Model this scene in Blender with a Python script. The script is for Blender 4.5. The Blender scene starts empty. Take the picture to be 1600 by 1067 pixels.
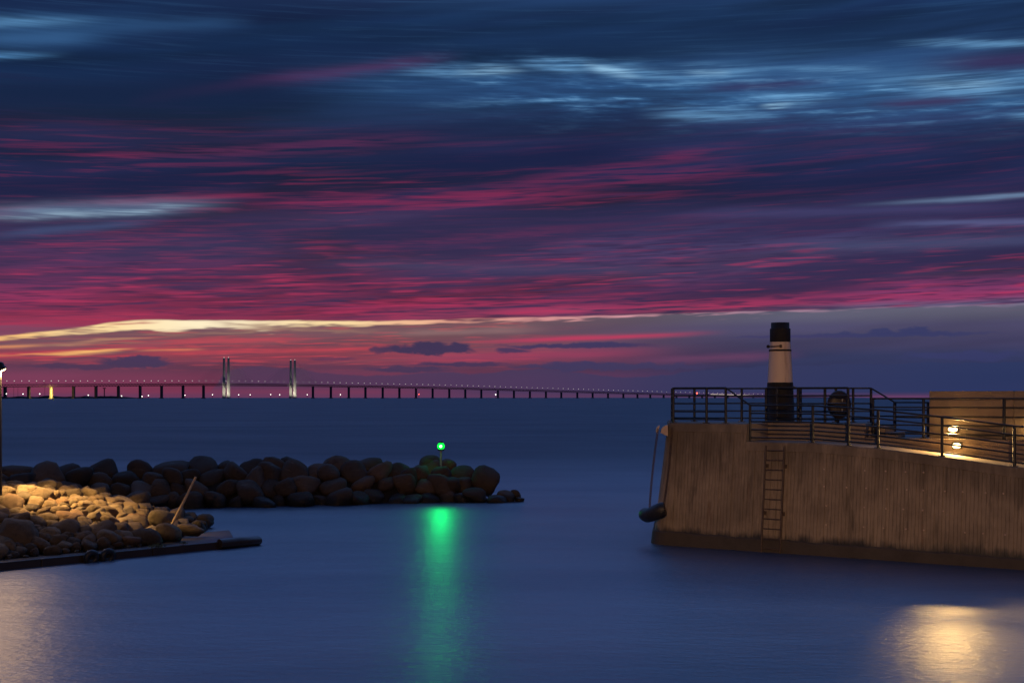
import bpy, bmesh, math, random
from mathutils import Vector, Matrix, Euler, noise as mnoise

random.seed(11)
sc = bpy.context.scene
C = sc.collection
R = math.radians
PI = math.pi
CAM_Z = 4.6
F = 2000.0          # focal length in photo pixels (photo 1600 px wide)
HY = 621.0          # horizon row of the photo

# ------------------------------------------------------------------ camera
cd = bpy.data.cameras.new('camera')
cam = bpy.data.objects.new('camera', cd)
C.objects.link(cam)
cd.sensor_width = 36.0
cd.lens = 45.0
cd.shift_y = 87.5 / 1600.0
cd.clip_start = 0.1
cd.clip_end = 60000.0
cam.location = (0, 0, CAM_Z)
cam.rotation_euler = (R(90), 0, 0)
sc.camera = cam

sc.view_settings.view_transform = 'Standard'
try:
    sc.view_settings.look = 'None'
except Exception:
    pass
sc.view_settings.exposure = 0.0
sc.view_settings.gamma = 1.0
sc.view_settings.use_curve_mapping = False
sc.render.engine = 'CYCLES'
try:
    sc.cycles.use_denoising = True
    sc.cycles.denoiser = 'OPENIMAGEDENOISE'
except Exception:
    pass
sc.cycles.use_adaptive_sampling = True
sc.cycles.adaptive_threshold = 0.02
sc.cycles.max_bounces = 5
sc.cycles.diffuse_bounces = 2
sc.cycles.glossy_bounces = 3
sc.cycles.caustics_reflective = False
sc.cycles.caustics_refractive = False
sc.cycles.sample_clamp_indirect = 4.0


def lin(c):
    def f(v):
        v /= 255.0
        return v / 12.92 if v <= 0.04045 else ((v + 0.055) / 1.055) ** 2.4
    return (f(c[0]), f(c[1]), f(c[2]), 1.0)


# ------------------------------------------------------------------ sky (world)
world = bpy.data.worlds.new('World')
world.use_nodes = True
NT = world.node_tree
NT.nodes.clear()


class S:
    """A scalar in the node tree, with arithmetic."""
    tree = NT

    def __init__(self, v):
        self.v = v

    @staticmethod
    def op(kind, *args, clamp=False):
        n = S.tree.nodes.new('ShaderNodeMath')
        n.operation = kind
        n.use_clamp = clamp
        for i, a in enumerate(args):
            a = a.v if isinstance(a, S) else a
            if isinstance(a, (int, float)):
                n.inputs[i].default_value = a
            else:
                S.tree.links.new(a, n.inputs[i])
        return S(n.outputs[0])

    def __add__(s, o): return S.op('ADD', s, o)
    def __radd__(s, o): return S.op('ADD', o, s)
    def __sub__(s, o): return S.op('SUBTRACT', s, o)
    def __rsub__(s, o): return S.op('SUBTRACT', o, s)
    def __mul__(s, o): return S.op('MULTIPLY', s, o)
    def __rmul__(s, o): return S.op('MULTIPLY', o, s)
    def __truediv__(s, o): return S.op('DIVIDE', s, o)


def smooth(x, a, b):
    n = S.tree.nodes.new('ShaderNodeMapRange')
    n.interpolation_type = 'SMOOTHSTEP'
    n.clamp = False
    for k, val in ((0, x), (1, a), (2, b)):
        val = val.v if isinstance(val, S) else val
        if isinstance(val, (int, float)):
            n.inputs[k].default_value = val
        else:
            S.tree.links.new(val, n.inputs[k])
    n.inputs[3].default_value = 0.0
    n.inputs[4].default_value = 1.0
    return S(n.outputs[0])


def uv_of(px, py):
    """photo pixel -> direction, as azimuth*2000 and elevation*2000"""
    dx = px - 800.0
    return 2000.0 * math.atan(dx / F), 2000.0 * math.atan((HY - py) / math.hypot(F, dx))


def combine(x, y, z):
    n = S.tree.nodes.new('ShaderNodeCombineXYZ')
    for k, val in enumerate((x, y, z)):
        val = val.v if isinstance(val, S) else val
        if isinstance(val, (int, float)):
            n.inputs[k].default_value = val
        else:
            S.tree.links.new(val, n.inputs[k])
    return n.outputs[0]


tc = NT.nodes.new('ShaderNodeTexCoord')
sep = NT.nodes.new('ShaderNodeSeparateXYZ')
NT.links.new(tc.outputs['Generated'], sep.inputs[0])
dX, dY, dZ = S(sep.outputs[0]), S(sep.outputs[1]), S(sep.outputs[2])
AZ = S.op('ARCTAN2', dX, dY)
U = AZ * 2000.0
EL = S.op('ARCSINE', S.op('MINIMUM', S.op('MAXIMUM', dZ, -1.0), 1.0))
W = S.op('ABSOLUTE', EL) * 2000.0
SA, CA = S.op('SINE', AZ), S.op('COSINE', AZ)


def nz(lu, lv, detail=3.0, rough=0.55, seed=0.0, tilt=0.0):
    """fractal noise on the sky, lu by lv (in 1/2000 rad), seamless round the horizon"""
    n = NT.nodes.new('ShaderNodeTexNoise')
    n.noise_dimensions = '3D'
    n.inputs['Scale'].default_value = 1.0
    n.inputs['Detail'].default_value = detail
    n.inputs['Roughness'].default_value = rough
    k = 2000.0 / lu
    w = W if tilt == 0 else W - SA * (2000.0 * tilt)
    NT.links.new(combine(SA * k + seed, CA * k + seed * 1.7, w * (1.0 / lv) + seed * 3.1), n.inputs['Vector'])
    return S(n.outputs[0])


def ramp(x, pts):
    """smooth colour ramp over photo rows; x runs 0..1"""
    n = NT.nodes.new('ShaderNodeValToRGB')
    n.color_ramp.interpolation = 'EASE'
    el = n.color_ramp.elements
    for i, (p, c) in enumerate(pts):
        e = el[i] if i < 2 else el.new(p)
        e.position = p
        e.color = lin(c)
    NT.links.new(x.v, n.inputs[0])
    return n.outputs[0]


def mix(a, b, m):
    n = NT.nodes.new('ShaderNodeMix')
    n.data_type = 'RGBA'
    n.clamp_factor = True
    NT.links.new(m.v, n.inputs[0])
    for k, v in ((6, a), (7, b)):
        if isinstance(v, tuple):
            n.inputs[k].default_value = v if len(v) == 4 else lin(v)
        else:
            NT.links.new(v, n.inputs[k])
    return n.outputs[2]


def scale_col(c, s):
    n = NT.nodes.new('ShaderNodeHueSaturation')
    NT.links.new(c, n.inputs['Color'])
    NT.links.new(s.v, n.inputs['Value'])
    return n.outputs[0]


def curve(pts):
    """value of a curve given as photo points (px, py): returns elevation*2000 at this azimuth"""
    n = NT.nodes.new('ShaderNodeFloatCurve')
    q = []
    for px, py in pts:
        u, w = uv_of(px, py)
        q.append(((u + 1000.0) / 2000.0, w / 700.0))
    cm = n.mapping.curves[0]
    cm.points[0].location = q[0]
    cm.points[1].location = q[-1]
    for p in q[1:-1]:
        cm.points.new(*p)
    n.mapping.update()
    x = (U + 1000.0) * (1 / 2000.0)
    NT.links.new(x.v, n.inputs['Value'])
    n.inputs['Factor'].default_value = 1.0
    return S(n.outputs[0]) * 700.0


def urange(a, b, c, d):
    """1 between rows of azimuth b..c, fading to 0 at a and d (photo columns)"""
    m = None
    if a is not None:
        m = smooth(U, uv_of(a, 600)[0], uv_of(b, 600)[0])
    if d is not None:
        k = 1.0 - smooth(U, uv_of(c, 600)[0], uv_of(d, 600)[0])
        m = k if m is None else m * k
    return m


WARP = (nz(140, 13, 3, 0.6, 3.3, 0.03) - 0.5)
WARPF = (nz(60, 5, 2, 0.6, 8.1, 0.03) - 0.5)
FINE = nz(150, 5, 3, 0.65, 21.0, 0.03)
FINE2 = nz(260, 9, 3, 0.6, 34.0, 0.06)
BROAD = nz(520, 46, 3, 0.5, 5.0, 0.07)
BROAD2 = nz(700, 70, 2, 0.5, 77.0, 0.09)
MOTION = nz(190, 5, 4, 0.62, 51.0, 0.0)
BRK = nz(150, 15, 4, 0.62, 171.0, -0.03)
RIP = nz(75, 3.4, 2, 0.6, 121.0, 0.02)
RIP2 = nz(110, 5.0, 2, 0.6, 151.0, 0.03)
SLATE = nz(190, 7, 3, 0.6, 91.0, 0.05)
LUMP = nz(26, 10, 3, 0.55, 13.0)
LUMP2 = nz(34, 14, 3, 0.6, 63.0)
# evaluate every noise before the cloud masks (keeps the shader's working memory small)
EPS = (BRK + RIP + RIP2 + LUMP + LUMP2 + SLATE + MOTION + BROAD + BROAD2 + FINE + FINE2) * 1e-4
U = U + EPS
W = W + EPS
Ws = W + WARP * 16.0 + WARPF * 5.0


def group(name, names, body):
    """a node group of scalars, so that one node stands for the whole sum"""
    g = bpy.data.node_groups.new(name, 'ShaderNodeTree')
    for q in names:
        g.interface.new_socket(q, in_out='INPUT', socket_type='NodeSocketFloat')
    g.interface.new_socket('mask', in_out='OUTPUT', socket_type='NodeSocketFloat')
    gi = g.nodes.new('NodeGroupInput')
    S.tree = g
    r = body(*[S(o) for o in gi.outputs[:len(names)]])
    S.tree = NT
    go = g.nodes.new('NodeGroupOutput')
    g.links.new(r.v, go.inputs[0])
    return g


def use(g, *vals):
    n = NT.nodes.new('ShaderNodeGroup')
    n.node_tree = g
    for i, v in enumerate(vals):
        if isinstance(v, S):
            NT.links.new(v.v, n.inputs[i])
        else:
            n.inputs[i].default_value = v
    return S(n.outputs[0])


def _streak(u, wv, wq, u0, w0, idu, dw, ith, fade):
    t = (u - u0) * idu
    d = (wv + wq - (t * dw + w0)) * ith
    g = S.op('EXPONENT', d * d * -1.0)
    return g * smooth(t, 0.0, fade) * (1.0 - smooth(t, 1.0 - fade, 1.0))


def _blob(u, wv, l1, l2, u0, w0, ia, ib, k1, k2):
    du = (u - u0 + l1 * k1) * ia
    dw = (wv - w0 + l2 * k2) * ib
    r = S.op('SQRT', du * du + dw * dw)
    return 1.0 - smooth(r, 0.58, 1.18)


G_STREAK = group('cloud_streak', ['u', 'w', 'warp', 'u0', 'w0', 'idu', 'dw', 'ith', 'fade'], _streak)
G_BLOB = group('cloud_lump', ['u', 'w', 'l1', 'l2', 'u0', 'w0', 'ia', 'ib', 'k1', 'k2'], _blob)
WQ = WARP * 10.0 + WARPF * 5.0
L1 = LUMP - 0.5
L2 = LUMP2 - 0.5


def streak(x0, y0, x1, y1, th, fade=0.35, warp=1.0):
    """a soft streak of cloud from photo point to photo point, th rows half thick"""
    u0, w0 = uv_of(x0, y0)
    u1, w1 = uv_of(x1, y1)
    return use(G_STREAK, U, W, WQ if warp == 1.0 else WQ * warp, u0, w0, 1.0 / (u1 - u0), w1 - w0, 1.0 / th, fade)


def blob(x, y, a, b, bump=1.0):
    """a lumpy dark cloud with a soft edge"""
    u0, w0 = uv_of(x, y)
    return use(G_BLOB, U, W, L1, L2, u0, w0, 1.0 / a, 1.0 / b, 30.0 * bump, b * 3.0 * bump)




def row(py):   # photo row -> ramp position; the ramp runs from the horizon to the zenith
    w = uv_of(800, py)[1]
    return (w / 700.0) ** 0.75


RX = S.op('POWER', S.op('MINIMUM', Ws * (1 / 700.0), 1.0), 0.75)
left = ramp(RX, [(row(y), c) for y, c in [
    (621, (128, 58, 88)), (603, (122, 60, 90)), (583, (112, 60, 92)), (560, (135, 66, 92)), (540, (128, 66, 92)),
    (522, (112, 60, 88)), (508, (140, 46, 82)), (480, (128, 41, 83)), (452, (88, 38, 80)), (420, (72, 38, 78)),
    (385, (54, 40, 78)), (345, (54, 40, 76)), (312, (34, 32, 72)), (265, (20, 30, 68)), (222, (34, 35, 72)),
    (185, (24, 44, 80)), (135, (11, 34, 69)), (60, (16, 42, 79)), (0, (17, 42, 77))]] + [(1.0, (20, 44, 80))])
right = ramp(RX, [(row(y), c) for y, c in [
    (621, (66, 56, 100)), (606, (52, 54, 98)), (575, (46, 56, 102)), (548, (64, 64, 108)),
    (515, (76, 74, 112)), (486, (84, 80, 112)), (472, (128, 52, 98)), (455, (112, 48, 95)), (432, (60, 50, 88)),
    (405, (60, 50, 88)), (360, (54, 50, 90)), (318, (40, 37, 76)), (270, (24, 33, 72)), (228, (32, 40, 80)),
    (195, (34, 46, 86)), (140, (34, 62, 104)), (80, (26, 52, 92)), (0, (22, 48, 86))]] + [(1.0, (20, 44, 80))])
FAR = smooth(S.op('ABSOLUTE', U + 330.0), 800.0, 3200.0)          # away from the afterglow
LR = smooth(U, -380.0, 640.0)
col = mix(left, right, LR)
night = ramp(RX, [(0.0, (52, 56, 92)), (0.3, (40, 52, 92)), (0.6, (26, 46, 86)), (1.0, (20, 44, 80))])
col = mix(col, night, FAR)
# broad light and dark bands
col = scale_col(col, smooth(BROAD, 0.28, 0.72) * 0.85 + 0.50)
near = 1.0 - FAR
up = smooth(W, 90.0, 150.0)
# magenta glow on the undersides of the layered clouds
pinkzone = smooth(W, 112.0, 150.0) * (1.0 - smooth(W, 300.0, 440.0)) * near
pm = pinkzone * smooth(FINE2, 0.5, 0.70) * (1.0 - LR * 0.65)
col = mix(col, (142, 38, 82), pm * 0.5)
pm2 = pinkzone * smooth(FINE, 0.52, 0.72) * (1.0 - LR * 0.6)
col = mix(col, (160, 42, 86), pm2 * 0.45)
# dark slate fibres between them
dm = smooth(W, 118.0, 150.0) * smooth(SLATE, 0.52, 0.70) * (1.0 - smooth(W, 420.0, 520.0))
col = mix(col, (32, 33, 72), dm * 0.6)
dm2 = up * smooth(BROAD2, 0.50, 0.66)
col = mix(col, (16, 30, 66), dm2 * 0.65)
# fine pale blue grain of the moving high cloud
bm = smooth(W, 400.0, 520.0) * smooth(MOTION, 0.5, 0.75)
col = mix(col, (48, 88, 132), bm * 0.22)

FEAT = []


def add(c, m, k=1.0):
    global col
    col = mix(col, c, m if k == 1.0 else m * k)


GR = smooth(MOTION, 0.36, 0.64) * 0.85 + 0.15
# pink belts
add((150, 38, 82), streak(-260, 350, 420, 300, 7), 0.8)
add((132, 36, 80), streak(330, 318, 1010, 296, 11) * smooth(RIP2, 0.32, 0.6), 0.8)
add((116, 38, 82), streak(700, 305, 1230, 212, 11) * smooth(RIP2, 0.34, 0.62), 0.62)
add((108, 37, 80), streak(880, 285, 1200, 262, 12) * smooth(RIP, 0.36, 0.6), 0.6)
add((92, 38, 80), streak(60, 250, 760, 206, 10) * smooth(RIP2, 0.34, 0.62), 0.65)
add((74, 36, 80), streak(180, 158, 430, 130, 8), 0.55)
add((84, 38, 82), streak(330, 134, 740, 86, 9), 0.7)
add((92, 44, 86), streak(1110, 215, 1520, 214, 11) * smooth(RIP2, 0.36, 0.62), 0.5)
add((140, 42, 86), streak(420, 395, 1000, 352, 8) * smooth(RIP, 0.36, 0.6), 0.6)
add((150, 44, 88), streak(-100, 455, 700, 440, 7) * smooth(RIP, 0.62, 0.42), 0.45)
add((164, 42, 88), streak(300, 480, 1100, 462, 10) * smooth(RIP, 0.62, 0.40), 0.55)
add((184, 50, 96), streak(620, 494, 1420, 462, 8) * smooth(RIP, 0.66, 0.42), 0.7)
add((176, 46, 82), streak(-200, 512, 360, 486, 8) * smooth(RIP, 0.64, 0.42), 0.5)
add((140, 46, 92), streak(1100, 470, 1800, 452, 7), 0.6)
belt = smooth(W, 112.0, 135.0) * (1.0 - smooth(W, 235.0, 345.0)) * near
col = mix(col, (40, 32, 72), belt * smooth(RIP, 0.50, 0.66) * 0.62)
col = mix(col, (186, 48, 92), belt * smooth(RIP2, 0.53, 0.70) * (1.0 - smooth(W, 165.0, 290.0)) * 0.55)
col = mix(col, (62, 42, 84), belt * smooth(SLATE, 0.50, 0.68) * 0.6)
col = mix(col, (48, 38, 80), belt * smooth(BROAD2, 0.50, 0.62) * smooth(W, 120.0, 190.0) * 0.55)
# grey blue layers
add((62, 58, 96), streak(420, 408, 1150, 424, 9), 0.7)
add((46, 44, 84), streak(60, 395, 520, 380, 14), 0.6)
add((44, 46, 88), streak(560, 432, 1000, 424, 7), 0.6)
add((15, 24, 64), streak(-260, 302, 520, 268, 20), 0.92)
add((16, 25, 65), streak(500, 268, 1120, 222, 24), 0.88)
add((20, 29, 70), streak(960, 300, 1700, 258, 20), 0.75)
add((10, 30, 64), streak(-260, 126, 620, 150, 28), 0.88)
add((12, 34, 70), streak(240, 76, 700, 66, 16), 0.7)
add((18, 44, 82), streak(560, 58, 1560, 40, 24), 0.6)
add((24, 35, 74), streak(860, 212, 1800, 200, 14), 0.65)
add((34, 35, 74), streak(60, 352, 760, 362, 13), 0.6)
add((66, 72, 112), streak(1150, 388, 1800, 366, 9), 0.7)
add((92, 98, 146), streak(1330, 352, 1800, 340, 5), 0.6)
add((64, 62, 108), streak(980, 335, 1700, 318, 7), 0.6)
add((112, 138, 172), streak(1290, 322, 1900, 284, 3.4, 0.5, 0.6) * (GR * 0.3 + 0.7), 0.9)
# blue-white breaks in the cloud
add((96, 122, 152), streak(-140, 336, 400, 316, 10, 0.45), 0.95 * 1.0)
add((50, 58, 96), streak(-140, 336, 400, 316, 10, 0.45) * smooth(MOTION, 0.62, 0.44), 0.6)
add((138, 164, 186), streak(-60, 344, 350, 320, 5, 0.4, 2.0) * GR, 0.9)
add((60, 74, 116), streak(-60, 372, 280, 342, 6), 0.7)
add((44, 82, 128), streak(-240, 36, 330, 34, 16, 0.5, 0.8) * (GR * 0.6 + 0.4), 0.8)
add((92, 146, 194), streak(-220, 34, 190, 33, 6, 0.5, 0.8) * (GR * 0.5 + 0.5), 0.9)
add((52, 94, 142), streak(-100, 62, 200, 56, 12, 0.4), 0.7)
add((84, 142, 196), streak(-240, 90, 130, 84, 5, 0.5, 0.8) * (GR * 0.5 + 0.5), 0.95)
add((40, 76, 120), streak(100, 42, 420, 34, 10), 0.6)
add((40, 76, 122), streak(380, 118, 1120, 140, 30) * (GR * 0.5 + 0.5), 0.75)
add((52, 92, 138), streak(900, 124, 1900, 118, 42) * (GR * 0.6 + 0.4), 0.9)
zone = streak(520, 116, 1960, 128, 34, 0.30)
zone2 = streak(760, 98, 1180, 128, 16, 0.3)
add((50, 96, 146), S.op('MAXIMUM', zone, zone2) * smooth(BRK, 0.40, 0.62) * (GR * 0.5 + 0.5), 0.9)
add((112, 166, 210), S.op('MAXIMUM', zone, zone2) * smooth(BRK, 0.52, 0.70) * GR, 0.9)
for a in [(600, 113, 860, 108, 7), (800, 98, 930, 110, 7), (860, 98, 1120, 126, 8), (1030, 112, 1220, 112, 8),
          (1190, 112, 1400, 108, 6), (1300, 130, 1760, 122, 11), (1150, 152, 1330, 153, 7), (1200, 166, 1290, 160, 6),
          (1380, 146, 1640, 136, 7), (1380, 68, 1700, 66, 5), (1560, 182, 1700, 172, 7), (980, 176, 1240, 180, 8)]:
    add((106, 160, 206), streak(*a, 0.42, 1.2) * GR, 0.7)
for a in [(1400, 134, 1600, 130, 6), (1180, 168, 1250, 162, 4), (1060, 116, 1150, 114, 4), (700, 112, 830, 110, 4), (900, 100, 1010, 118, 5)]:
    add((150, 196, 228), streak(*a, 0.4, 1.6) * GR, 0.8)
add((46, 40, 84), streak(1060, 138, 1330, 128, 7, 0.4), 0.75)
add((52, 42, 84), streak(1400, 104, 1800, 78, 12, 0.4), 0.85)
add((64, 46, 88), streak(1340, 166, 1560, 152, 6, 0.4), 0.6)

# ---- the low sky under the cloud deck
glow = curve([(-150, 540), (0, 526), (60, 520), (130, 512), (185, 503), (330, 501.5), (500, 502), (640, 501.5), (700, 500),
              (860, 496), (1000, 493), (1200, 486.5), (1500, 478), (1750, 470)])
gbot = curve([(-150, 546), (0, 530.5), (60, 526), (130, 519), (200, 518), (260, 519), (330, 514), (400, 516), (460, 510), (520, 512),
              (600, 509), (650, 506), (700, 503.5), (860, 499), (1000, 495.5), (1200, 489.5), (1500, 481), (1750, 473)])
Wg = W + WARPF * 5.0
under = (1.0 - smooth(Wg, glow - 1.5, glow + 2.5)) * near
lowl = ramp(smooth(W, 0.0, 130.0) * 1.0, [(0.0, (128, 56, 86)), (0.12, (122, 60, 90)), (0.3, (100, 58, 86)), (0.42, (136, 64, 86)),
                                           (0.6, (136, 66, 86)), (0.74, (120, 74, 90)), (0.9, (116, 82, 94)), (1.0, (124, 88, 96))])
lowr = ramp(smooth(W, 0.0, 140.0) * 1.0, [(0.0, (62, 56, 94)), (0.15, (46, 54, 94)), (0.4, (48, 58, 98)), (0.62, (66, 66, 104)),
                                           (0.85, (78, 76, 112)), (1.0, (96, 96, 118))])
low = mix(lowl, lowr, smooth(U, -160.0, 420.0))
low = scale_col(low, smooth(BROAD, 0.25, 0.75) * 0.3 + 0.70)
col = mix(col, low, under)
lowmask = under
add((196, 62, 82), streak(-150, 566, 330, 532, 4) * lowmask, 0.7)
add((200, 66, 82), streak(150, 556, 700, 540, 3.5) * lowmask, 0.55)
add((196, 70, 84), lowmask * smooth(RIP, 0.54, 0.68) * smooth(W, 36.0, 60.0) * (1.0 - smooth(U, -120.0, 140.0)), 0.6)
add((84, 58, 84), lowmask * smooth(RIP2, 0.56, 0.70) * smooth(W, 30.0, 60.0) * (1.0 - smooth(U, -160.0, 240.0)), 0.55)
add((196, 70, 86), streak(180, 536, 520, 528, 3.5) * lowmask, 0.7)
add((198, 62, 82), lowmask * smooth(FINE, 0.53, 0.68) * smooth(W, 45.0, 65.0) * (1.0 - smooth(W, 85.0, 100.0)) * (1.0 - smooth(U, -250.0, 120.0)), 0.75)
add((116, 78, 94), lowmask * smooth(FINE2, 0.50, 0.62) * smooth(W, 40.0, 80.0) * (1.0 - smooth(U, -300.0, 250.0)), 0.6)
add((150, 116, 118), streak(560, 522, 880, 512, 6) * lowmask, 0.55)
add((186, 56, 94), streak(700, 536, 1150, 518, 3.5, 0.4, 0.5) * lowmask, 0.9)
add((160, 58, 94), streak(560, 562, 1080, 548, 8, 0.35) * lowmask, 0.55)
add((104, 62, 98), streak(940, 566, 1280, 552, 7, 0.35) * lowmask, 0.7)
add((110, 78, 92), streak(-120, 545, 260, 522, 6) * lowmask, 0.7)
add((228, 150, 96), streak(-60, 557, 150, 550, 2.2, 0.35, 1.0) * lowmask * smooth(RIP, 0.34, 0.54), 0.85)
add((246, 184, 112), streak(50, 556, 225, 543, 2.5, 0.4, 1.0) * lowmask * smooth(RIP2, 0.28, 0.5), 0.95)
add((226, 128, 92), streak(200, 548, 330, 546, 1.8, 0.3, 0.4) * lowmask, 0.6)
add((232, 150, 100), streak(-80, 544, 90, 539, 1.8, 0.4, 0.4) * lowmask, 0.7)
# bright band
band = under * smooth(Wg, gbot - 2.0 + (WARP + WARPF) * 30.0, gbot + 7.0 + (WARP + WARPF) * 30.0)
xs = (U + 1000.0) * (1 / 2000.0)
bc = ramp(xs, [((uv_of(p, 500)[0] + 1000) / 2000, c) for p, c in [
    (-100, (220, 130, 90)), (0, (250, 196, 124)), (130, (255, 222, 160)), (330, (255, 238, 200)), (520, (250, 220, 164)), (640, (240, 186, 148)),
    (720, (228, 158, 140)), (860, (218, 150, 150)), (1000, (212, 150, 162)), (1200, (160, 124, 146)), (1500, (136, 110, 140)), (1650, (116, 112, 138))]])
col = mix(col, bc, band)
add((150, 112, 102), streak(230, 520, 640, 511, 3.2, 0.35, 2.5) * under, 0.85)
add((120, 80, 92), streak(330, 524, 520, 519, 3.5, 0.35, 1.5) * under, 0.8)
add((150, 116, 104), streak(310, 506, 480, 513, 3.4, 0.4, 2.5) * under, 0.7)
add((168, 62, 84), streak(150, 506, 260, 505, 1.6, 0.4, 1.5), 0.7)
add((196, 140, 108), streak(-20, 540, 330, 520, 5.0, 0.4, 2.0) * under * smooth(RIP2, 0.42, 0.62), 0.55)
# slate clouds low over the sea
hills = curve([(-100, 640), (260, 640), (330, 610), (362, 577), (437, 574), (484, 579), (531, 585), (600, 587), (690, 581), (750, 584),
               (800, 579), (880, 579), (930, 586), (1000, 590), (1100, 578), (1300, 570), (1700, 566)])
hm = (1.0 - smooth(W + (LUMP2 - 0.5) * 10.0, hills - 1.5, hills + 2.0)) * near
hcol = ramp(xs, [((uv_of(p, 500)[0] + 1000) / 2000, c) for p, c in [(200, (84, 58, 88)), (450, (74, 54, 86)), (800, (66, 56, 92)), (1100, (48, 55, 94)), (1600, (38, 54, 96))]])
col = mix(col, hcol, hm * 0.85)
add((126, 58, 88), (1.0 - smooth(W, 6.0, 22.0)) * (1.0 - smooth(U, -250.0, 0.0)) * near, 0.7)
add((92, 58, 92), (1.0 - smooth(W, 2.0, 10.0)) * near, 0.6)
for x, y, a, b, c, k in [
        (660, 546, 78, 8, (58, 48, 84), 1), (672, 540, 26, 7, (56, 47, 84), 1), (715, 544, 24, 7, (58, 48, 85), 1), (596, 547, 22, 4, (66, 50, 84), .8),
        (900, 541, 125, 4.5, (58, 50, 92), .95), (945, 538, 55, 4, (56, 52, 94), .9), (800, 548, 30, 4, (60, 50, 90), .9),
        (212, 568, 58, 9, (66, 52, 86), 1), (225, 563, 30, 7, (66, 52, 88), .9), (120, 573, 72, 5, (72, 52, 84), .9),
        (640, 577, 70, 5, (64, 52, 86), .9), (720, 569, 80, 3.5, (62, 50, 86), .9), (960, 573, 170, 7, (58, 55, 94), .9), (905, 568, 60, 4, (58, 54, 94), .8),
        (1390, 523, 150, 4.5, (50, 56, 100), .95), (1378, 518, 20, 5, (48, 55, 100), .9), (1432, 517, 24, 6, (48, 55, 100), .9),
        (1250, 526, 110, 2.5, (56, 56, 100), .8), (1500, 556, 90, 8, (50, 57, 104), .7), (520, 560, 40, 3, (80, 52, 86), .6)]:
    add(c, blob(x, y, a, b), k)
add((150, 74, 116), (1.0 - smooth(W, 1.0, 5.0)) * urange(1330, 1380, 1430, 1480), 0.22)

# above the frame the cloud thins and the deep blue of dusk takes over
TOWARDS = smooth(dY, -0.35, 0.75)           # the sunset half of the sky is the brighter one
col = mix(col, (98, 138, 214), smooth(W, 565.0, 860.0) * TOWARDS * (BROAD * 0.3 + 0.85))

# clear sky behind the clouds, sun just gone below the horizon
sky = NT.nodes.new('ShaderNodeTexSky')
sky.sky_type = 'NISHITA'
sky.sun_disc = False
sky.sun_elevation = R(-4.0)
sky.sun_rotation = R(-14.0)
bg0 = NT.nodes.new('ShaderNodeBackground')
NT.links.new(sky.outputs[0], bg0.inputs[0])
bg0.inputs[1].default_value = 0.05
bg = NT.nodes.new('ShaderNodeBackground')
NT.links.new(col, bg.inputs[0])
bg.inputs[1].default_value = 1.0
asum = NT.nodes.new('ShaderNodeAddShader')
NT.links.new(bg0.outputs[0], asum.inputs[0])
NT.links.new(bg.outputs[0], asum.inputs[1])
sc.world = world
world.cycles.sampling_method = 'MANUAL'
world.cycles.sample_map_resolution = 256
wo = NT.nodes.new('ShaderNodeOutputWorld')
NT.links.new(asum.outputs[0], wo.inputs[0])


# ------------------------------------------------------------------ helpers
def at(px, py, Y):
    return Vector(((px - 800.0) / F * Y, Y, CAM_Z - (py - HY) / F * Y))


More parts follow.
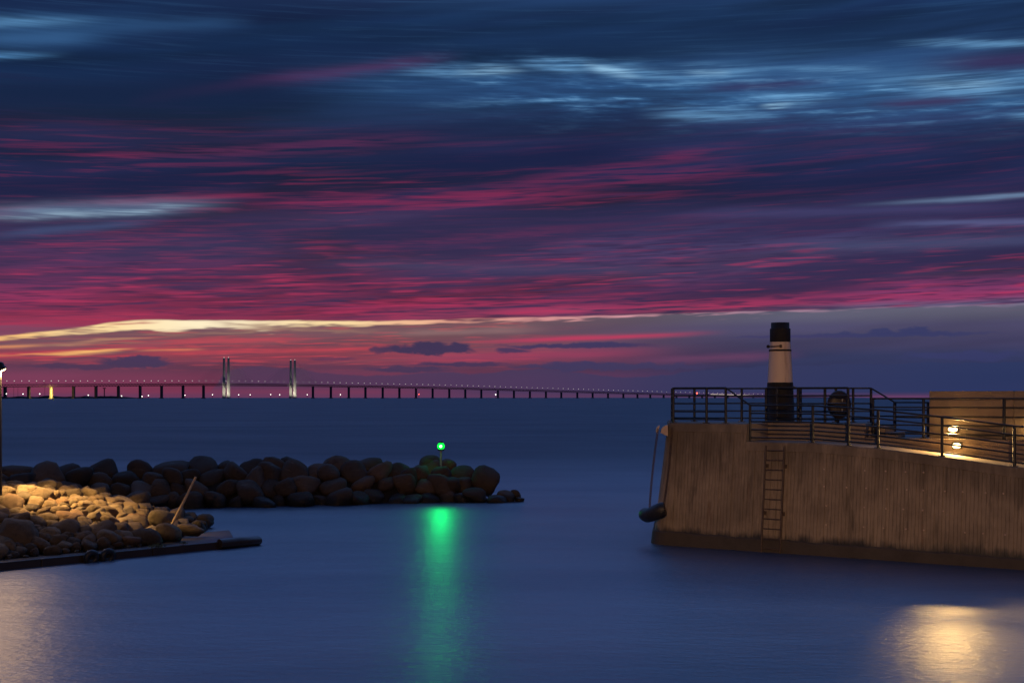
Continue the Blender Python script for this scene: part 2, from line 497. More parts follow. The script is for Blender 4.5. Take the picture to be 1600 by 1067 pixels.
class MB:
    """collects simple solids and links them as one mesh object"""

    def __init__(self):
        self.v, self.f, self.sm = [], [], []

    def quadmesh(self, rows, closed=False, smooth=False):
        b = len(self.v)
        n = len(rows[0])
        for r in rows:
            self.v += [tuple(p) for p in r]
        for i in range(len(rows) - 1):
            for j in range(n if closed else n - 1):
                k = (j + 1) % n
                self.f.append((b + i * n + j, b + i * n + k, b + (i + 1) * n + k, b + (i + 1) * n + j))
                self.sm.append(smooth)

    def ngon(self, pts):
        b = len(self.v)
        self.v += [tuple(p) for p in pts]
        self.f.append(tuple(range(b, b + len(pts))))
        self.sm.append(False)

    def box(self, c, sx, sy, sz, rot=0.0, m=None):
        M = m or Matrix.Rotation(rot, 3, 'Z')
        c = Vector(c)
        b = len(self.v)
        for dx in (-1, 1):
            for dy in (-1, 1):
                for dz in (-1, 1):
                    self.v.append(tuple(c + M @ Vector((dx * sx / 2, dy * sy / 2, dz * sz / 2))))
        for q in ((0, 1, 3, 2), (4, 6, 7, 5), (0, 4, 5, 1), (2, 3, 7, 6), (0, 2, 6, 4), (1, 5, 7, 3)):
            self.f.append(tuple(b + i for i in q))
            self.sm.append(False)

    def prism(self, poly, z0, z1):
        n = len(poly)
        z0f = z0 if callable(z0) else (lambda p: z0)
        z1f = z1 if callable(z1) else (lambda p: z1)
        b = len(self.v)
        self.v += [(p[0], p[1], z0f(p)) for p in poly] + [(p[0], p[1], z1f(p)) for p in poly]
        for i in range(n):
            j = (i + 1) % n
            self.f.append((b + i, b + j, b + n + j, b + n + i)); self.sm.append(False)
        self.f.append(tuple(b + n + i for i in range(n))); self.sm.append(False)
        self.f.append(tuple(b + i for i in reversed(range(n)))); self.sm.append(False)

    def tube(self, pts, r, n=8, caps=True):
        pts = [Vector(p) for p in pts]
        rr = r if isinstance(r, (list, tuple)) else [r] * len(pts)
        rows = []
        prev = None
        for i, p in enumerate(pts):
            a = pts[max(i - 1, 0)]
            c = pts[min(i + 1, len(pts) - 1)]
            d = (c - a).normalized()
            up = Vector((0, 0, 1)) if abs(d.z) < 0.95 else Vector((1, 0, 0))
            if prev is None:
                x = d.cross(up).normalized()
            else:
                x = (prev - d * prev.dot(d)).normalized()
            prev = x
            y = d.cross(x)
            rows.append([p + (x * math.cos(2 * PI * k / n) + y * math.sin(2 * PI * k / n)) * rr[i] for k in range(n)])
        self.quadmesh(rows, closed=True, smooth=True)
        if caps:
            self.ngon(list(reversed(rows[0])))
            self.ngon(rows[-1])

    def lathe(self, c, prof, n=24, smooth=True, caps=True):
        c = Vector(c)
        rows = [[c + Vector((r * math.cos(2 * PI * k / n), r * math.sin(2 * PI * k / n), z)) for k in range(n)] for r, z in prof]
        self.quadmesh(rows, closed=True, smooth=smooth)
        if caps:
            self.ngon(list(reversed(rows[0])))
            self.ngon(rows[-1])

    def torus(self, c, R0, r0, axis, n=20, m=8, arc=2 * PI):
        c = Vector(c)
        z = Vector(axis).normalized()
        x = z.orthogonal().normalized()
        y = z.cross(x)
        rows = []
        for i in range(n + 1):
            a = arc * i / n
            d = x * math.cos(a) + y * math.sin(a)
            rows.append([c + d * (R0 + r0 * math.cos(2 * PI * k / m)) + z * (r0 * math.sin(2 * PI * k / m)) for k in range(m)])
        self.quadmesh(rows, closed=True, smooth=True)

    def mesh(self, name):
        me = bpy.data.meshes.new(name)
        me.from_pydata(self.v, [], self.f)
        me.polygons.foreach_set('use_smooth', self.sm)
        bm = bmesh.new()
        bm.from_mesh(me)
        bmesh.ops.recalc_face_normals(bm, faces=bm.faces)
        bm.to_mesh(me)
        bm.free()
        me.update()
        return me

    def build(self, name, mat, parent=None, bevel=0.0):
        me = self.mesh(name)
        me.materials.append(mat)
        o = bpy.data.objects.new(name, me)
        C.objects.link(o)
        if parent is not None:
            o.parent = parent
            o.matrix_parent_inverse = parent_matrix(parent).inverted()
        if bevel:
            b = o.modifiers.new('bevel', 'BEVEL')
            b.width = bevel
            b.segments = 2
            b.limit_method = 'ANGLE'
        return o


def parent_matrix(o):
    m = Matrix.LocRotScale(o.location, o.rotation_euler, o.scale)
    return parent_matrix(o.parent) @ o.matrix_parent_inverse @ m if o.parent else m


def tag(o, label=None, cat=None, group=None, kind=None):
    if label: o['label'] = label
    if cat: o['category'] = cat
    if group: o['group'] = group
    if kind: o['kind'] = kind
    return o


def empty(name, loc, label, cat, group=None):
    o = bpy.data.objects.new(name, None)
    C.objects.link(o)
    o.location = loc
    o.empty_display_size = 0.2
    return tag(o, label, cat, group)


def lamp(name, kind, loc, power, color, parent=None, radius=0.1, target=None, angle=90, blend=0.5):
    d = bpy.data.lights.new(name, kind)
    d.energy = power
    d.color = color
    d.shadow_soft_size = radius
    o = bpy.data.objects.new(name, d)
    C.objects.link(o)
    o.location = loc
    if target is not None:
        o.rotation_euler = (Vector(target) - Vector(loc)).to_track_quat('-Z', 'Y').to_euler()
    if kind == 'SPOT':
        d.spot_size = R(angle)
        d.spot_blend = blend
    if parent is not None:
        o.parent = parent
        o.matrix_parent_inverse = parent_matrix(parent).inverted()
    return o


# ------------------------------------------------------------------ materials
class M:
    """small builder for procedural materials"""

    def __init__(self, name, rough=0.7, metal=0.0, spec=0.5):
        self.m = bpy.data.materials.new(name)
        self.m.use_nodes = True
        self.t = self.m.node_tree
        self.b = self.t.nodes['Principled BSDF']
        self.b.inputs['Roughness'].default_value = rough
        self.b.inputs['Metallic'].default_value = metal
        self.b.inputs['Specular IOR Level'].default_value = spec
        self.co = self.t.nodes.new('ShaderNodeTexCoord')

    def noise(self, scale, detail=4, rough=0.6, stretch=(1, 1, 1), coord='Object', seed=0.0):
        mp = self.t.nodes.new('ShaderNodeMapping')
        mp.inputs['Scale'].default_value = stretch
        mp.inputs['Location'].default_value = (seed, seed * 2.3, seed * 0.7)
        self.t.links.new(self.co.outputs[coord], mp.inputs[0])
        n = self.t.nodes.new('ShaderNodeTexNoise')
        n.inputs['Scale'].default_value = scale
        n.inputs['Detail'].default_value = detail
        n.inputs['Roughness'].default_value = rough
        self.t.links.new(mp.outputs[0], n.inputs['Vector'])
        return n.outputs[0]

    def ramp(self, x, pts):
        n = self.t.nodes.new('ShaderNodeValToRGB')
        e = n.color_ramp.elements
        for i, (p, c) in enumerate(pts):
            k = e[i] if i < 2 else e.new(p)
            k.position = p
            k.color = (*c, 1.0) if len(c) == 3 else c
        self.t.links.new(x, n.inputs[0])
        return n.outputs[0]

    def mixc(self, a, b, f, mode='MIX'):
        n = self.t.nodes.new('ShaderNodeMix')
        n.data_type = 'RGBA'
        n.blend_type = mode
        n.clamp_factor = True
        for k, v in ((0, f), (6, a), (7, b)):
            if isinstance(v, tuple):
                n.inputs[k].default_value = (*v, 1.0) if len(v) == 3 else v
            elif isinstance(v, (int, float)):
                n.inputs[k].default_value = v
            else:
                self.t.links.new(v, n.inputs[k])
        return n.outputs[2]

    def math(self, op, a, b=0.0):
        n = self.t.nodes.new('ShaderNodeMath')
        n.operation = op
        for k, v in ((0, a), (1, b)):
            if isinstance(v, (int, float)):
                n.inputs[k].default_value = v
            else:
                self.t.links.new(v, n.inputs[k])
        return n.outputs[0]

    def mr(self, x, a, b, c=0.0, d=1.0):
        n = self.t.nodes.new('ShaderNodeMapRange')
        n.interpolation_type = 'SMOOTHSTEP'
        self.t.links.new(x, n.inputs[0])
        for k, v in ((1, a), (2, b), (3, c), (4, d)):
            n.inputs[k].default_value = v
        return n.outputs[0]

    def color(self, x):
        if isinstance(x, tuple):
            self.b.inputs['Base Color'].default_value = (*x, 1.0)
        else:
            self.t.links.new(x, self.b.inputs['Base Color'])
        return self

    def rough(self, x):
        self.t.links.new(x, self.b.inputs['Roughness'])
        return self

    def bump(self, h, strength=0.4, dist=0.02):
        n = self.t.nodes.new('ShaderNodeBump')
        n.inputs['Strength'].default_value = strength
        n.inputs['Distance'].default_value = dist
        self.t.links.new(h, n.inputs['Height'])
        self.t.links.new(n.outputs[0], self.b.inputs['Normal'])
        return self

    def sepz(self, coord='Object', axis=2):
        n = self.t.nodes.new('ShaderNodeSeparateXYZ')
        self.t.links.new(self.co.outputs[coord], n.inputs[0])
        return n.outputs[axis]

    def rnd(self):
        n = self.t.nodes.new('ShaderNodeObjectInfo')
        return n.outputs['Random']

    def emit(self, c, s):
        self.b.inputs['Emission Color'].default_value = (*c, 1.0)
        self.b.inputs['Emission Strength'].default_value = s
        return self


def simple(name, c, rough=0.6, metal=0.0, var=0.25, scale=6.0):
    k = M(name, rough, metal)
    n = k.noise(scale, 4, 0.6)
    k.color(k.ramp(n, [(0.3, tuple(v * (1 - var) for v in c)), (0.7, tuple(v * (1 + var) for v in c))]))
    return k.m


def emitter(name, c, s, sample=False):
    k = M(name, 0.4)
    k.color((0.05, 0.05, 0.05)).emit(c, s)
    if not sample:
        k.m.cycles.emission_sampling = 'NONE'
    return k.m


# water
k = M('sea_water', 0.33, 0.0, 0.5)
k.b.inputs['IOR'].default_value = 2.3
big = k.noise(0.035, 3, 0.5, (0.35, 1.0, 1), seed=4.0)
harbour = (k.ramp(big, [(0.3, (0.009, 0.033, 0.068)), (0.7, (0.026, 0.080, 0.155))]))
r1 = k.noise(1.0, 4, 0.6, (2.2, 5.5, 1), seed=1.0)
r2 = k.noise(1.0, 2, 0.5, (0.22, 0.6, 1), seed=7.0)
r3 = k.noise(1.0, 2, 0.6, (5.0, 13.0, 1), seed=3.0)
h = k.math('ADD', k.math('ADD', k.math('MULTIPLY', r1, 0.55), k.math('MULTIPLY', r3, 0.22)), k.math('MULTIPLY', r2, 1.0))
k.bump(h, 0.5, 0.10)
# sheltered harbour water is calm, the open sea outside the breakwater is rough
open_sea = k.mr(k.sepz(axis=1), 45.0, 110.0)
k.color(k.mixc(harbour, (0.008, 0.028, 0.055), open_sea))
k.rough(k.math('ADD', k.mr(big, 0.3, 0.7, 0.36, 0.41), k.math('MULTIPLY', open_sea, 0.18)))
mist = k.noise(1.0, 4, 0.6, (0.05, 0.13, 1), seed=14.0)
near_ior = k.math('MULTIPLY', k.mr(mist, 0.32, 0.68, 2.0, 2.8), k.math('SUBTRACT', 1.0, open_sea))
far_ior = k.math('MULTIPLY', k.mr(mist, 0.32, 0.68, 1.42, 1.62), open_sea)
k.t.links.new(k.math('ADD', near_ior, far_ior), k.b.inputs['IOR'])
MAT_WATER = k.m


def concrete(name, base=(0.30, 0.245, 0.20), wet=False, ribs=False, tide=False):
    k = M(name, 0.85)
    a = k.noise(1.6, 5, 0.65)
    g = k.noise(22.0, 4, 0.7, seed=3.0)
    v = k.noise(1.0, 4, 0.6, (4.0, 4.0, 0.35), seed=9.0)
    c = k.ramp(a, [(0.25, tuple(x * 0.72 for x in base)), (0.5, base), (0.78, tuple(x * 1.22 for x in base))])
    c = k.mixc(c, tuple(x * 0.45 for x in base), k.mr(v, 0.50, 0.72), 'MIX') if ribs else c
    c = k.mixc(c, tuple(x * 1.5 for x in base), k.mr(g, 0.60, 0.75, 0, 0.35))
    if ribs:
        d = k.noise(1.0, 3, 0.65, (12.0, 12.0, 0.22), seed=31.0)
        c = k.mixc(c, tuple(min(1, x * 1.6) for x in base), k.mr(d, 0.52, 0.68, 0, 0.30))
        d2 = k.noise(1.0, 2, 0.6, (16.0, 16.0, 0.16), seed=57.0)
        c = k.mixc(c, tuple(x * 0.42 for x in base), k.mr(d2, 0.52, 0.68, 0, 0.32))
    if tide:
        pt = k.noise(1.0, 3, 0.5, (0.45, 0.45, 0.7), seed=71.0)
        c = k.mixc(c, tuple(x * 0.5 for x in base), k.mr(pt, 0.46, 0.66, 0, 0.55))
        rs = k.noise(1.0, 3, 0.6, (5.0, 5.0, 0.3), seed=83.0)
        c = k.mixc(c, (0.16, 0.075, 0.035), k.mr(rs, 0.62, 0.74, 0, 0.5))
        z = k.sepz()
        e = k.noise(1.0, 4, 0.65, (2.2, 2.2, 0.8), seed=12.0)
        zz = k.math('ADD', z, k.math('MULTIPLY', k.math('SUBTRACT', e, 0.5), -0.75))
        f = k.mr(zz, 0.30, 0.62, 1.0, 0.0)
        c = k.mixc(c, (0.035, 0.032, 0.026), f)
        zt = k.mr(z, 1.5, 3.0, 0, 0.85)
        e2 = k.noise(1.0, 4, 0.6, (1.3, 1.3, 0.5), seed=40.0)
        c = k.mixc(c, tuple(x * 0.4 for x in base), k.math('MULTIPLY', zt, k.mr(e2, 0.30, 0.66)))
        k.rough(k.mr(zz, 0.2, 0.7, 0.35, 0.88))
    if wet:
        k.b.inputs['Roughness'].default_value = 0.28
    k.color(c)
    k.bump(k.math('ADD', g, k.math('MULTIPLY', a, 1.5)), 0.35, 0.012)
    return k.m


MAT_WALL = concrete('board_marked_concrete', (0.34, 0.26, 0.175), ribs=True, tide=True)
MAT_CONC = concrete('cast_concrete', (0.27, 0.20, 0.14))
MAT_WET = concrete('wet_concrete', (0.10, 0.085, 0.08), wet=True)
MAT_EDGE = concrete('tarred_edge', (0.042, 0.031, 0.023), wet=True)
MAT_RAIL = simple('dark_painted_steel', (0.022, 0.022, 0.024), 0.45, 0.2, 0.3, 12)
MAT_GALV = simple('galvanised_steel', (0.30, 0.29, 0.28), 0.45, 0.6, 0.3, 20)
MAT_RUST = simple('rusty_steel', (0.12, 0.075, 0.05), 0.7, 0.3, 0.45, 14)
MAT_LADDER = simple('weathered_steel', (0.10, 0.066, 0.045), 0.6, 0.2, 0.35, 14)
MAT_RUBBER = simple('black_rubber', (0.018, 0.018, 0.019), 0.5, 0.0, 0.3, 9)
MAT_BLACK = simple('black_paint', (0.013, 0.010, 0.009), 0.8, 0.0, 0.35, 5)
k = M('cream_paint', 0.55)
k.color(k.mixc((0.80, 0.60, 0.44), (0.44, 0.30, 0.20), k.mr(k.noise(1.0, 4, 0.6, (5, 5, 0.6)), 0.52, 0.72, 0, 0.6)))
k.bump(k.noise(14, 3), 0.1, 0.005)
MAT_CREAM = k.m
MAT_CHIP = simple('pale_surface', (0.60, 0.44, 0.32), 0.7, 0.0, 0.15, 9)
MAT_WOOD = simple('weathered_wood', (0.58, 0.42, 0.26), 0.75, 0.0, 0.3, 14)


def stone_mat(name, ramp_pts, bump=0.5):
    k = M(name, 0.9, 0.0, 0.25)
    r = k.rnd()
    base = k.ramp(r, ramp_pts)
    a = k.noise(2.2, 5, 0.65)
    g = k.noise(28, 4, 0.75, seed=5.0)
    f = k.noise(1.0, 3, 0.5, (1.2, 1.2, 6.0), seed=17.0)
    c = k.mixc(base, (0.05, 0.04, 0.035), k.mr(a, 0.48, 0.72, 0, 0.55))
    c = k.mixc(c, (0.46, 0.38, 0.30), k.mr(f, 0.60, 0.78, 0, 0.15))
    c = k.mixc(c, (0.08, 0.065, 0.055), k.mr(g, 0.55, 0.7, 0, 0.45))
    # tide line: wet and weedy just above the water
    gp = k.t.nodes.new('ShaderNodeNewGeometry')
    sx_ = k.t.nodes.new('ShaderNodeSeparateXYZ'); k.t.links.new(gp.outputs['Position'], sx_.inputs[0])
    zz = k.math('ADD', sx_.outputs[2], k.math('MULTIPLY', a, 0.5))
    wetf = k.mr(zz, 0.45, 0.75, 1.0, 0.0)
    c = k.mixc(c, (0.018, 0.017, 0.013), k.math('MULTIPLY', wetf, 0.85))
    k.rough(k.mr(zz, 0.45, 0.75, 0.35, 0.9))
    k.color(c)
    k.bump(k.math('ADD', k.math('MULTIPLY', a, 1.6), k.math('MULTIPLY', g, 0.5)), bump, 0.05)
    return k.m


MAT_STONE = stone_mat('beach_stone', [(0.0, (0.07, 0.052, 0.04)), (0.2, (0.21, 0.15, 0.10)), (0.4, (0.12, 0.082, 0.056)), (0.6, (0.25, 0.185, 0.12)), (0.8, (0.10, 0.078, 0.058)), (1.0, (0.22, 0.13, 0.08))], 0.95)
MAT_BOULDER = stone_mat('breakwater_stone', [(0.0, (0.05, 0.038, 0.03)), (0.3, (0.12, 0.083, 0.06)), (0.6, (0.07, 0.052, 0.041)), (0.85, (0.16, 0.108, 0.078)), (1.0, (0.09, 0.067, 0.052))], 0.6)
MAT_DARK = simple('dark_rubble', (0.02, 0.017, 0.015), 0.9, 0, 0.4, 3)
MAT_BRIDGE = simple('bridge_concrete', (0.10, 0.095, 0.11), 0.8, 0, 0.15, 0.05)
MAT_STEEL = simple('bridge_steel', (0.045, 0.042, 0.055), 0.7, 0, 0.2, 0.05)
MAT_PYLON = simple('pylon_concrete', (0.42, 0.40, 0.36), 0.8, 0, 0.12, 0.04)
MAT_LAND = simple('far_land', (0.012, 0.012, 0.016), 1.0, 0, 0.3, 0.02)

# ------------------------------------------------------------------ sea
w = MB()
w.ngon([(-26000, -60, 0), (26000, -60, 0), (26000, 30000, 0), (-26000, 30000, 0)])
tag(w.build('sea_water', MAT_WATER), kind='structure')

# the quay the photograph is taken from, with its street lamp (both behind the camera)
q = MB()
q.prism([(-40, -50), (40, -50), (40, -0.6), (-40, -0.6)], -1.0, 3.0)
tag(q.build('quay_pavement', MAT_CONC), kind='structure')
WARM = (1.0, 0.56, 0.26)


def quay_lamp(x, y, power, label):
    root = empty('street_lamp', (x, y, 3.0), label, 'street lamp')
    m = MB(); m.tube([(x, y, 3.0), (x, y, 8.2)], [0.09, 0.05], 10); m.build('post', MAT_GALV, root)
    m = MB(); m.tube([(x, y, 8.2), (x, y + 0.3, 8.5), (x, y + 1.0, 8.6)], 0.035, 8); m.build('arm', MAT_GALV, root)
    m = MB(); m.box((x, y + 1.25, 8.62), 0.3, 0.7, 0.12); m.build('lamp_housing', MAT_GALV, root, 0.02)
    m = MB(); m.box((x, y + 1.25, 8.55), 0.22, 0.5, 0.02); m.build('lamp_glass', emitter('street_lamp_glass', WARM, 8.0), root)
    lamp('street_lamp_light', 'POINT', (x, y + 1.25, 8.4), power * 0.5, WARM, root, 0.2)
    lamp('street_lamp_beam', 'SPOT', (x, y + 1.25, 8.35), power * 0.75, WARM, root, 0.2, (6.5, 38.5, 0.6), 36, 1.0)


quay_lamp(-1.0, -11.0, 15500.0, 'tall galvanised street lamp standing on the near quay behind the viewer')

# ------------------------------------------------------------------ far shore
m = MB()
rows = []
for i in range(121):
    t = i / 120
    px = -260 + t * 480
    Y = 7600
    e = 1.0 if px < 170 else max(0.0, 1 - (px - 170) / 50.0)
    hgt = (9 + 7 * max(0, mnoise.noise(Vector((px * 0.06, 2.0, 0)))) * 2 + 5 * mnoise.noise(Vector((px * 0.31, 5.0, 0)))) * e + 0.2
    if 150 < px < 200: hgt += 4 * e
    if 58 < px < 74: hgt += 8 * math.exp(-((px - 66) / 4) ** 2)
    p = at(px, HY, Y)
    rows.append([(p.x, Y, -2), (p.x, Y + 10, max(0.3, hgt) * 0.8), (p.x, Y + 60, max(0.3, hgt)), (p.x, Y + 500, -2)])
m.quadmesh(rows)
tag(m.build('far_shore', MAT_LAND), kind='structure')


def mast(px, top, r, label, bar=False):
    Y = 7590
    p = at(px, 619, Y)
    root = empty('mast', (p.x, Y, 0), label, 'mast', 'masts on the far shore')
    t = at(px, top, Y).z
    b = MB(); b.tube([(p.x, Y, 0), (p.x, Y, t)], r, 6); b.build('pole', MAT_STEEL, root)
    if bar:
        b = MB(); b.box((p.x, Y, t), 18, 3, 5); b.build('platform', MAT_STEEL, root)
    return root


mast(163, 606.5, 3.0, 'dark mast with a wide top standing on the far shore', True)
mast(70, 596, 0.8, 'thin dark mast left of the lit yellow pier')
mast(21.5, 604, 0.8, 'thin dark mast on the far shore near the left edge')
mast(28, 604, 0.8, 'thin dark mast beside another one near the left edge')

# ------------------------------------------------------------------ bridge
def by(px): return 6420 + 3.9 * (px - 353)


DECK = [(-120, 601.5), (0, 600.2), (150, 599.6), (300, 599.0), (400, 599.4), (470, 600.4), (550, 601.8), (700, 604.8), (850, 609.2), (1000, 613.6), (1100, 616.4), (1250, 619.6), (1330, 621.5)]


def interp(tab, x):
    for (a, ya), (b, yb) in zip(tab, tab[1:]):
        if x <= b:
            return ya + (yb - ya) * (x - a) / (b - a)
    return tab[-1][1]


def deck(px):
    Y = by(px)
    # smooth the profile a little
    py = sum(interp(DECK, px + d) for d in (-40, -20, 0, 20, 40)) / 5
    return at(px, py, Y)


def deck_frame(px):
    a, b = deck(px - 2), deck(px + 2)
    d = (b - a); d.z = 0; d.normalize()
    return deck(px), d, Vector((d.y, -d.x, 0))      # position, along, towards the viewer


BR = empty('cable_stayed_bridge', (deck(353).x, by(353), 0), 'long cable-stayed bridge crossing the sea along the horizon', 'bridge')
slab, chord, truss = MB(), MB(), MB()
rt, rl = [], []
pxs = [-120 + i * 8 for i in range(182)]
for px in pxs:
    p, d, n = deck_frame(px)
    rt.append([p - n * 12, p + n * 12, p + n * 12 - Vector((0, 0, 2.6)), p - n * 12 - Vector((0, 0, 2.6))])
    q = p - Vector((0, 0, 9.5))
    rl.append([q - n * 7, q + n * 7, q + n * 7 - Vector((0, 0, 2.6)), q - n * 7 - Vector((0, 0, 2.6))])
slab.quadmesh(rt, closed=True)
chord.quadmesh(rl, closed=True)
slab.build('road_deck', MAT_STEEL, BR)
chord.build('rail_deck', MAT_STEEL, BR)
# walk the deck by metres
walk = []
acc = 0.0
last = None
px = -110.0
while px < 1300:
    p = deck(px)
    if last is not None:
        acc += (Vector((p.x, p.y)) - Vector((last.x, last.y))).length
    walk.append((acc, px))
    last = p
    px += 1.0


def px_at(s):
    for (a, p0), (b, p1) in zip(walk, walk[1:]):
        if s <= b:
            return p0 + (p1 - p0) * (s - a) / (b - a)
    return walk[-1][1]


L = walk[-1][0]
s = 0.0
while s < L - 20:
    p0, d, n = deck_frame(px_at(s)); p1, _, _ = deck_frame(px_at(s + 10)); p2, _, _ = deck_frame(px_at(s + 20))
    for sg in (-1, 1):
        a = p0 + n * sg * 8 - Vector((0, 0, 2)); b = p1 + n * sg * 7 - Vector((0, 0, 9.6)); c = p2 + n * sg * 8 - Vector((0, 0, 2))
        truss.tube([a, b], 0.8, 4, False); truss.tube([b, c], 0.8, 4, False)
    s += 20
tag(truss.build('truss', MAT_STEEL, BR), kind='stuff')

PIERS = [-95, -60, -26, 8, 45, 80, 115, 150, 185, 219, 252.5, 286, 318, 489, 517, 545, 571, 598, 624, 650, 676, 702, 727, 752, 778, 803, 828, 853,
         877, 902, 926, 950, 974, 996, 1016, 1037, 1057, 1077, 1097, 1117, 1137, 1157, 1177]
pm = None
for i, px in enumerate(PIERS):
    p, d, n = deck_frame(px)
    hgt = p.z - 12.0
    if hgt < 2: continue
    if pm is None:
        b = MB(); b.prism([(-5.5, -4), (-3.5, -6), (3.5, -6), (5.5, -4), (5.5, 4), (3.5, 6), (-3.5, 6), (-5.5, 4)], -0.05, 1.0)
        b.prism([(-8, -8), (8, -8), (8, 8), (-8, 8)], -0.05, 0.06)
        pm = b.mesh('pier'); pm.materials.append(MAT_BRIDGE)
    o = bpy.data.objects.new('pier', pm)
    C.objects.link(o)
    o.parent = BR
    o.matrix_parent_inverse = parent_matrix(BR).inverted()
    o.location = (p.x, p.y, 0)
    o.rotation_euler = (0, 0, math.atan2(d.y, d.x))
    o.scale = (1, 1, hgt)
    if px == 80:
        o['label'] = 'pier lit bright yellow by sodium floodlights'
        v = Vector((-p.x, -p.y, 0)).normalized()
        for zz in (8, 24, 38):
            lamp('sodium_floodlight', 'POINT', (p.x + v.x * 16 + 1, p.y + v.y * 16, zz), 85000, (1.0, 0.66, 0.12), BR, 1.0)
    if px == 45:
        v = Vector((-p.x, -p.y, 0)).normalized()
        for zz in (10, 30):
            lamp('sodium_floodlight', 'POINT', (p.x + v.x * 8 + 12, p.y + v.y * 8, zz), 3500, (1.0, 0.66, 0.12), BR, 1.0)

BRIGHT_DOT = emitter('bridge_lamp_glow', (1.0, 0.90, 0.85), 0.75)
for pxp in (353.5, 457.5):
    p, d, n = deck_frame(pxp)
    for sg in (-1, 1):
        c = Vector((p.x, p.y, 0)) + n * (sg * 15)
        b = MB()
        ang = math.atan2(d.y, d.x)
        rows = []
        for z, wx in ((-0.5, 7.2), (40, 6.2), (110, 5.2), (203, 4.2)):
            rows.append([c + Matrix.Rotation(ang, 3, 'Z') @ Vector((sx * wx, sy * wx * 0.8, z)) for sx, sy in ((-1, -1), (1, -1), (1, 1), (-1, 1))])
        b.quadmesh(rows, closed=True); b.ngon(rows[-1])
        lg = b.build('pylon_leg', MAT_PYLON, BR)
        b = MB(); b.lathe((c.x, c.y, 203), [(1.6, 0), (2.0, 2), (1.6, 4)], 6); b.build('top_light', BRIGHT_DOT, lg)
        for side in (-1, 1):
            for kk in range(1, 11):
                dd = kk * 20.0 + 4
                a = Vector((c.x, c.y, p.z + 4 + dd * 0.60))
                e = deck_frame(pxp)[0] + d * (side * dd) + n * (sg * 13)
                b = MB(); b.tube([a, e], 0.33, 4, False); b.build('stay_cable', MAT_PYLON, BR)
    b = MB()
    b.box((p.x, p.y, p.z - 16), 10, 30, 6, rot=math.atan2(d.y, d.x)); b.build('cross_beam', MAT_BRIDGE, BR)
    v = Vector((-p.x, -p.y, 0)).normalized()
    for sx in (-22, 22):
        loc = Vector((p.x, p.y, 6)) + v * 60 + Vector((sx, 0, 0))
        lamp('pylon_floodlight', 'SPOT', loc, 210000, (1.0, 0.92, 0.74), BR, 1.0, (p.x + sx * 0.3, p.y, 62), 88, 0.8)

# lamps on the deck
lm = None
s = 10.0
while s < L - 10:
    px = px_at(s)
    p, d, n = deck_frame(px)
    if lm is None:
        b = MB(); b.tube([(0, 0, 0), (0, 0, 13)], 0.35, 4); pole = b.mesh('lamp_pole'); pole.materials.append(MAT_STEEL)
        b = MB(); b.lathe((0, 0, 13), [(0.8, -1.7), (1.9, -0.8), (1.9, 0.8), (0.8, 1.7)], 6); lm = b.mesh('street_lamp'); lm.materials.append(BRIGHT_DOT)
    o = bpy.data.objects.new('street_lamp', lm); C.objects.link(o); o.parent = BR
    o.matrix_parent_inverse = parent_matrix(BR).inverted()
    o.location = p
    o2 = bpy.data.objects.new('lamp_pole', pole); C.objects.link(o2); o2.parent = o
    sc_ = random.uniform(0.8, 1.1)
    o.scale = (sc_, sc_, 1)
    s += 47.0

# lit train crossing the low eastern part of the bridge
p0 = deck_frame(1110)
TR = empty('train', p0[0], 'lit train on the low stretch of bridge behind the railing', 'train')
a, bb = MB(), MB()
for i in range(7):
    q0, q1 = deck(1110 + i * 12.4), deck(1110 + i * 12.4 + 11.4)
    a = MB(); a.quadmesh([[q + Vector((0, -11, 0.3)), q + Vector((0, -8, 0.3)), q + Vector((0, -8, 5.6)), q + Vector((0, -11, 5.6))] for q in (q0, q1)], closed=True)
    car = a.build('carriage', MAT_STEEL, TR)
    a = MB(); a.quadmesh([[q + Vector((0, -11.3, 1.6)), q + Vector((0, -11.1, 1.6)), q + Vector((0, -11.1, 5.0)), q + Vector((0, -11.3, 5.0))] for q in (q0, q1)], closed=True)
    a.build('lit_window', emitter('train_window', (1.0, 0.80, 0.70), 0.75), car)

# sea marks: small lit buoys near the bridge
WDOT = emitter('buoy_lamp_white', (1.0, 0.95, 0.85), 6.0)
RDOT = emitter('buoy_lamp_red', (1.0, 0.06, 0.03), 9.0)


def buoy(px, py, Y, mat, label, group=None, r=1.5):
    p = at(px, py, Y)
    root = empty('navigation_buoy', (p.x, Y, 0), label, 'buoy', group)
    b = MB(); b.lathe((p.x, Y, 0), [(2.2, -0.6), (2.4, 0.8), (0.5, 2.0), (0.4, max(2.2, p.z - 1.0))], 8); b.build('float', MAT_STEEL, root)
    b = MB(); b.lathe((p.x, Y, p.z), [(r * .4, -r), (r, -r * .4), (r, r * .4), (r * .4, r)], 6); b.build('lamp_lens', mat, root)


ORD = 'first second third fourth fifth sixth seventh eighth ninth tenth eleventh twelfth thirteenth fourteenth fifteenth'.split()
for bi, (px, py) in enumerate(((10, 615.3), (36, 615.5), (62, 615.3), (138, 617.3), (190, 618.5), (222, 619.3), (232, 617.8), (289, 617.3), (332, 616.6), (373, 616.6), (391, 616.6),
               (423, 616.3), (437, 616.6), (480, 616.6), (532, 616.4))):
    buoy(px, py, by(px) - 330, WDOT, ORD[bi] + ' small white navigation light from the left, low over the sea under the bridge', 'white navigation lights under the bridge')
buoy(774.5, 616.5, by(774) - 300, WDOT, 'taller white navigation light beside a pier of the right-hand viaduct', None, 2.6)
buoy(654.5, 615.8, by(654) - 300, RDOT, 'red navigation light by a viaduct pier right of the second pylon', None, 2.2)
buoy(1089, 614.3, 8200, RDOT, 'bright red navigation light seen between the posts of the pier railing', None, 4.5)

